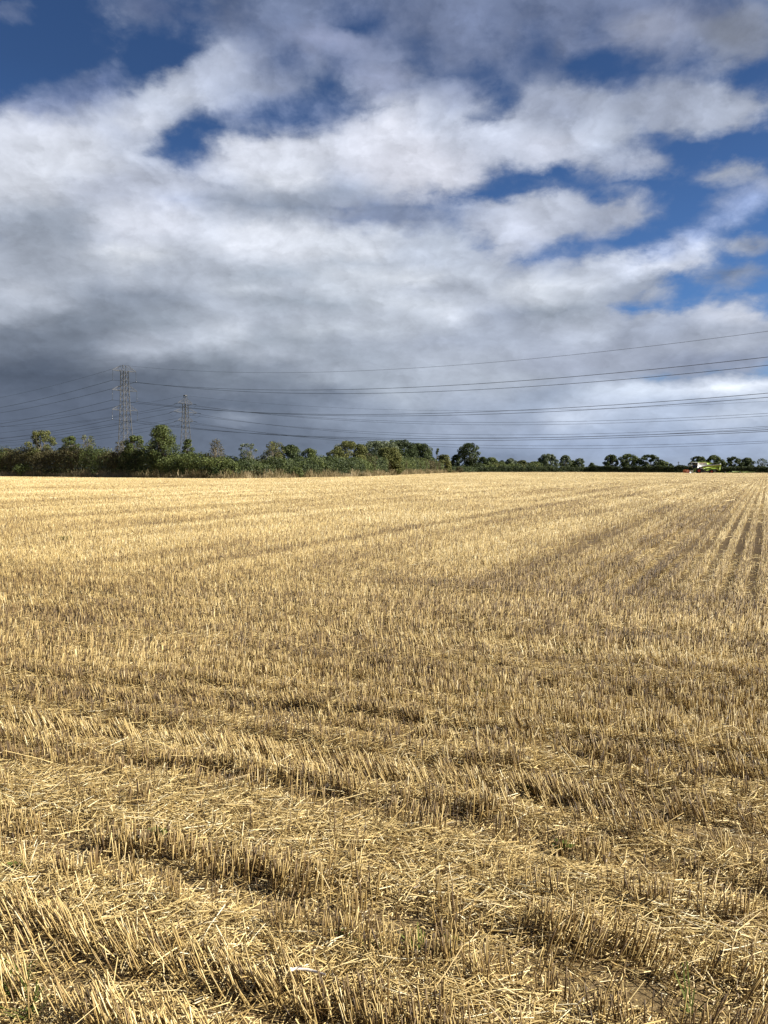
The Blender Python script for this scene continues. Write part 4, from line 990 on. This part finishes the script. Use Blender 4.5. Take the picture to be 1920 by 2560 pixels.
# ------------------------------------------------------------------ combine harvester, side on, facing left
GREEN = material('lime_green_paint', (0.27, 0.37, 0.045), 0.5, 0.3, var=0.2, vscale=1.2)
WHITE = material('off_white_paint', (0.78, 0.78, 0.74), 0.5, 0.3, var=0.08, vscale=1.2)
GREY = material('machine_grey', (0.16, 0.16, 0.155), 0.6, 0.3, var=0.2, vscale=2)
LIGHT = material('pale_grey_paint', (0.55, 0.57, 0.52), 0.5, 0.4, var=0.1, vscale=1.5)
DARK = material('cab_glass', (0.012, 0.015, 0.018), 0.12, 0.6)
RED = material('red_rim_paint', (0.40, 0.04, 0.022), 0.5, 0.4, var=0.15, vscale=3)
ORANGE = material('orange_reel_paint', (0.52, 0.15, 0.05), 0.5, 0.35, var=0.15, vscale=3)
RUBBER = material('tyre_rubber', (0.022, 0.021, 0.02), 0.85, 0.2, var=0.3, vscale=6)
BLACK = material('black_metal', (0.03, 0.03, 0.03), 0.6, 0.3)
YH = 284.0
comb = empty('combine_harvester', (at(1690 + 395 / 7.21, YH), YH, 0), R(-12)); tag(comb, 'lime green and white combine harvester with red wheel rims parked at the far hedge', 'combine harvester')
K = YH / F / 7.21
def X(zx): return (zx - 395) * K
def Z(zy): return (383 - zy) * K
hw = 1.45
mb = MB()                                             # threshing body: lime green flank and tail
mb.prism([(X(455), Z(296)), (X(505), Z(335)), (X(690), Z(303)), (X(762), Z(262)), (X(758), Z(228)), (X(700), Z(232)), (X(455), Z(268))], -hw, hw); body = mb.build('body', GREEN, comb)
mb = MB(); mb.prism([(X(668), Z(290)), (X(742), Z(330)), (X(775), Z(326)), (X(700), Z(280))], -hw * .9, hw * .9); mb.prism([(X(742), Z(318)), (X(764), Z(308)), (X(770), Z(222)), (X(748), Z(222))], -hw - .03, hw + .03); mb.build('straw_hood', GREEN, comb)
mb = MB()                                             # white front flank over the wheel
mb.prism([(X(371), Z(300)), (X(372), Z(188)), (X(525), Z(188)), (X(525), Z(226)), (X(430), Z(250)), (X(418), Z(268)), (X(462), Z(300)), (X(450), Z(306)), (X(432), Z(292)), (X(400), Z(290))], -hw - .02, hw + .02); pan = mb.build('side_panel', WHITE, comb)
mb = MB(); mb.prism([(X(526), Z(224)), (X(526), Z(188)), (X(618), Z(190)), (X(627), Z(220))], -hw, hw); mb.prism([(X(380), Z(187)), (X(384), Z(178)), (X(600), Z(180)), (X(606), Z(187))], -hw * .85, hw * .85); mb.build('grain_tank', GREEN, comb)
mb = MB(); mb.prism([(X(425), Z(300)), (X(430), Z(252)), (X(526), Z(226)), (X(640), Z(222)), (X(690), Z(262)), (X(600), Z(320)), (X(500), Z(330))], -hw * .82, hw * .82); mb.box((X(520), 0, Z(345)), (X(690) - X(350), 1.5, .5), bev=.08); mb.build('chassis', GREY, comb)
mb = MB()
mb.prism([(X(296), Z(286)), (X(272), Z(232)), (X(280), Z(196)), (X(368), Z(196)), (X(368), Z(286))], -.95, .95); cab = mb.build('cab', DARK, comb)
mb = MB(); mb.box((X(318), 0, Z(190)), (X(374) - X(262), 2.1, .17), bev=.05); mb.build('roof', LIGHT, cab)
for sy in (-1, 1):
    for xx in (290, 366):
        mb = MB(); mb.bar((X(xx), sy * .97, Z(284)), (X(xx - (12 if xx < 300 else 0)), sy * .97, Z(196)), .05); mb.build('window_frame', GREY, cab)
for sy in (-1, 1):
    mb = MB(); mb.bar((X(300), sy * .95, Z(236)), (X(256), sy * 1.7, Z(240)), .03); mb.box((X(252), sy * 1.75, Z(240)), (.12, .3, .5), bev=.03); mb.build('mirror', LIGHT, cab)
mb = MB()
for q in range(6): mb.box((X(352) - q * .0, -1.35, .45 + q * .26), (.5, .4, .05), bev=.01)
for xx in (-.28, .28): mb.bar((X(352) + xx, -1.5, .4), (X(352) + xx, -1.5, 2.6), .025)
mb.build('ladder', GREY, comb)
mb = MB(); mb.tube([(X(412), -hw - .25, Z(264)), (X(470), -hw - .25, Z(252)), (X(742), -hw - .25, Z(226))], [.17, .19, .15], 12); mb.box((X(748), -hw - .25, Z(222)), (.35, .4, .5), bev=.08); mb.build('unloading_auger', LIGHT, comb, smooth=False)
for (cx0, rad_, wd, yo) in ((395, 46.5, .72, 1.28), (612, 32, .5, 1.2)):
    for sy in (-1, 1):
        r0 = rad_ * K; c = (X(cx0), sy * yo, r0)
        w_ = empty('wheel', (0, 0, 0)); w_.parent = comb
        mb = MB(); mb.wheel(c, r0, wd, r0 * .56)
        for q in range(22):
            a = q * 2 * math.pi / 22
            for s2 in (-1, 1):
                a2_ = a + (0.07 if s2 > 0 else 0)
                mb.bar((c[0] + r0 * math.cos(a2_), c[1], c[2] + r0 * math.sin(a2_)), (c[0] + r0 * math.cos(a2_ + .12), c[1] + s2 * wd * .45, c[2] + r0 * math.sin(a2_ + .12)), .035)
        mb.build('tyre', RUBBER, w_)
        mb = MB(); mb.wheel(c, r0 * .57, wd * .8, r0 * .12); mb.wheel((c[0], c[1] + sy * .02, c[2]), r0 * .2, wd * .95, 0.0, 12); mb.build('rim', RED, w_)
mb = MB(); mb.prism([(X(300), Z(352)), (X(330), Z(290)), (X(372), Z(286)), (X(366), Z(312)), (X(318), Z(362))], -.75, .75); mb.build('feeder_house', GREEN, comb)
hd = MB(); Wh = 3.4
hd.prism([(X(212), Z(379)), (X(278), Z(379)), (X(278), Z(332)), (X(244), Z(330))], -Wh, -Wh + .12); hd.prism([(X(212), Z(379)), (X(278), Z(379)), (X(278), Z(332)), (X(244), Z(330))], Wh - .12, Wh)
hd.box((X(276), 0, Z(352)), (.15, 2 * Wh - .26, .85), bev=.03); hd.box((X(245), 0, Z(377)), (1.1, 2 * Wh - .26, .08), bev=.02)
for q in np.arange(-Wh, Wh + .01, .48): hd.tube([(X(225), q, Z(378)), (X(190), q, Z(379.5))], [.06, .015], 5)
header = hd.build('header', LIGHT, comb)
mb = MB(); cr_ = (X(186), 0, Z(346)); r0 = 31 * K
for k in range(6):
    a = k * math.pi / 3 + .3; e = (cr_[0] + r0 * math.cos(a), cr_[2] + r0 * math.sin(a))
    mb.bar((e[0], -Wh + .1, e[1]), (e[0], Wh - .1, e[1]), .035)
    for q in (-Wh + .1, -1.1, 1.1, Wh - .1): mb.bar((cr_[0], q, cr_[2]), (e[0], q, e[1]), .05); 
    for q in np.arange(-Wh + .2, Wh - .1, .3): mb.bar((e[0], q, e[1]), (e[0] + .05, q, e[1] - .28), .012, 3)
for q in (-Wh + .1, Wh - .1):
    mb.wheel((cr_[0], q, cr_[2]), r0 * .92, .06, r0 * .55, 24)
mb.bar((cr_[0], -Wh + .1, cr_[2]), (cr_[0], Wh - .1, cr_[2]), .09, 8)
mb.build('reel', ORANGE, header)
# maker's name on the white panel
fc = bpy.data.curves.new('lettering', 'FONT'); fc.body = 'CLAAS'; fc.size = .36; fc.extrude = .006; fc.align_x = 'CENTER'
fo = bpy.data.objects.new('lettering', fc); C.objects.link(fo); fo.parent = comb
fo.location = (X(444), -hw - .032, Z(206)); fo.rotation_euler = (R(90), 0, 0); fo.scale = (1.35, 1, 1); fc.materials.append(RED)
bpy.context.view_layer.update()
lm = bpy.data.meshes.new_from_object(fo.evaluated_get(bpy.context.evaluated_depsgraph_get())); lo2 = bpy.data.objects.new('lettering', lm); C.objects.link(lo2); lo2.parent = comb
lo2.location, lo2.rotation_euler, lo2.scale = fo.location, fo.rotation_euler, fo.scale
bpy.data.objects.remove(fo); lo2.name = 'lettering'

# cutting table on its road trailer, behind the harvester
tr_ = empty('header_trailer', (at(1690 + 1010 / 7.21, 288), 286, 0), R(-14)); tag(tr_, 'long low green header trailer on small black wheels right of the combine harvester', 'trailer')
def X2(zx): return (zx - 1010) * K
mb = MB(); mb.box((X2(1000), 0, Z(371)), (X2(1330) - X2(700), .16, .14), bev=.02)
for xx in (845, 915, 990, 1085, 1190): mb.box((X2(xx), 0, Z(362)), (.12, 1.3, .36), bev=.02)
mb.box((X2(700), 0, Z(372)), (2.2, .1, .1), bev=.02); mb.build('chassis', GREEN, tr_)
mb = MB(); mb.prism([(X2(960), Z(352)), (X2(1240), Z(350)), (X2(1240), Z(344)), (X2(960), Z(345))], -.5, .5); mb.prism([(X2(1140), Z(364)), (X2(1340), Z(363)), (X2(1340), Z(357)), (X2(1140), Z(358))], -.75, .5)
for q in np.arange(X2(960), X2(1340), .45): mb.tube([(q, -.5, Z(354)), (q, -1.05, Z(362))], [.05, .02], 4)
mb.build('cutting_table', material('dull_lime_paint', (0.24, 0.31, 0.08), .55, .35, var=.2, vscale=1.5), tr_)
for cx0 in (840, 1090):
    for sy in (-1, 1):
        w_ = empty('wheel'); w_.parent = tr_; c = (X2(cx0), sy * .75, .33)
        mb = MB(); mb.wheel(c, .33, .24, .17); mb.build('tyre', RUBBER, w_); mb = MB(); mb.wheel(c, .18, .2, 0.02); mb.build('rim', LIGHT, w_)

# ------------------------------------------------------------------ weeds in the stubble
WEED = tone_material('weed_leaf', [(0, (0.030, 0.042, 0.008)), (0.5, (0.075, 0.095, 0.016)), (1, (0.14, 0.16, 0.035))], .7, .15, .2)
def ground_at(px, py):
    b = (CY - py) / F; f = CP + SP * b; dz = b * CP - SP
    d = CAMZ / -dz; return (px - CX) / F * d, f * d
def grassy(px, py, n, h, r, label, wid=.005):
    x, y = ground_at(px, py)
    P = np.stack([rng.normal(0, r * .3, n), rng.normal(0, r * .3, n), np.full(n, .0)], 1)
    az = rng.random(n) * 6.283; D = unit(np.stack([np.cos(az) * .8, np.sin(az) * .8, np.ones(n)], 1)); sd_ = unit(np.stack([-np.sin(az), np.cos(az), np.zeros(n)], 1))
    H = h * .72 * (.5 + .6 * rng.random(n))
    v, q, _, t = blades(P, D, sd_, H, wid * (.7 + .6 * rng.random(n)), np.clip(.5 + rng.normal(0, .2, n), 0, 1), D * np.array([1, 1, -.5]) * (H * .4)[:, None])
    o = mesh_np('weed', v, q, None, {'tone': t}, WEED); o.location = (x, y, float(ground_z(np.array([x]), np.array([y]))[0])); tag(o, label, 'weed', 'green weeds in the stubble')
def broadleaf(px, py, n, s, label):
    x, y = ground_at(px, py); mb = MB(); mb.tube([(0, 0, -.03), (0, 0, .004)], s * .12, 5); tn = [.4] * 10
    for i in range(n):
        a = i * 2.4; el = .35 + .5 * random.random(); l = s * (.6 + .6 * random.random())
        d = np.array((math.cos(a) * math.cos(el), math.sin(a) * math.cos(el), math.sin(el))); sd_ = np.array((-math.sin(a), math.cos(a), 0)); b = d * s * .25; up = np.array((0, 0, .1 * l))
        V = [(0, 0, 0), b, b + d * l * .35 + sd_ * l * .32 + up, b + d * l * .35 - sd_ * l * .32 + up, b + d * l * .8 + sd_ * l * .22, b + d * l * .8 - sd_ * l * .22, b + d * l - up * .5]
        mb.add(V, [(2, 3, 5, 4)], [(0, 2, 3), (4, 5, 6)]); tn += [.4 + .4 * random.random()] * 7
    o = mb.build('weed', WEED, attrs={'tone': tn}); o.location = (x, y, float(ground_z(np.array([x]), np.array([y]))[0]) + .03); tag(o, label, 'weed', 'green weeds in the stubble')
grassy(165, 1352, 160, .22, .22, 'pale green tuft of grass far out in the left side of the field', .012)
grassy(30, 2490, 30, .15, .07, 'dark grass tuft in the bottom left corner of the field')
grassy(70, 2550, 22, .13, .06, 'grass tuft cut by the bottom edge near the left corner')
grassy(1725, 2545, 9, .18, .025, 'thin tall grass blades at the bottom edge on the right')
grassy(925, 2400, 26, .12, .06, 'dark blades of grass beside the bushy clump of stubble low in the middle')
broadleaf(862, 2380, 7, .03, 'small broad-leaved weed left of the dark blades of grass')
broadleaf(1403, 2147, 7, .05, 'light green broad-leaved seedling between stubble rows in the lower right')
grassy(1045, 2385, 18, .13, .04, 'narrow grass sprig right of the dark blades of grass')
broadleaf(1125, 2390, 6, .035, 'bright little leaf rosette right of the narrow grass sprig')
broadleaf(400, 2120, 9, .045, 'dark green weed in the shadow beside the straw swath on the left')
grassy(1430, 1640, 30, .2, .04, 'dark upright weed in the middle distance on the right', .006)
grassy(1098, 1462, 26, .22, .06, 'small green weed at the end of the headland in the centre', .008)
grassy(1215, 1740, 24, .2, .06, 'thistle-like green tuft near the middle of the stubble', .006)
broadleaf(1315, 2000, 6, .04, 'tiny green leaves on the pale straw right of the middle')
broadleaf(45, 2210, 7, .04, 'green leaf cluster at the left edge of the stubble')

# bleached stem lying on top of the straw
x, y = ground_at(770, 2517); mb = MB(); z0 = float(ground_z(np.array([x]), np.array([y]))[0]) + .09
mb.tube([(-.055, .012, .0), (0, 0, .004), (.055, -.012, -.004)], [.003, .0045, .003], 6); mb.tube([(-.05, .0, .002), (-.02, .006, .012)], [.004, .002], 5)
o = mb.build('straw_stem', material('bleached_stem', (.66, .58, .48), .6, .3, var=.25, vscale=60)); o.location = (x, y, z0); tag(o, 'short thick bleached white stem lying on the straw at the bottom', 'stem')
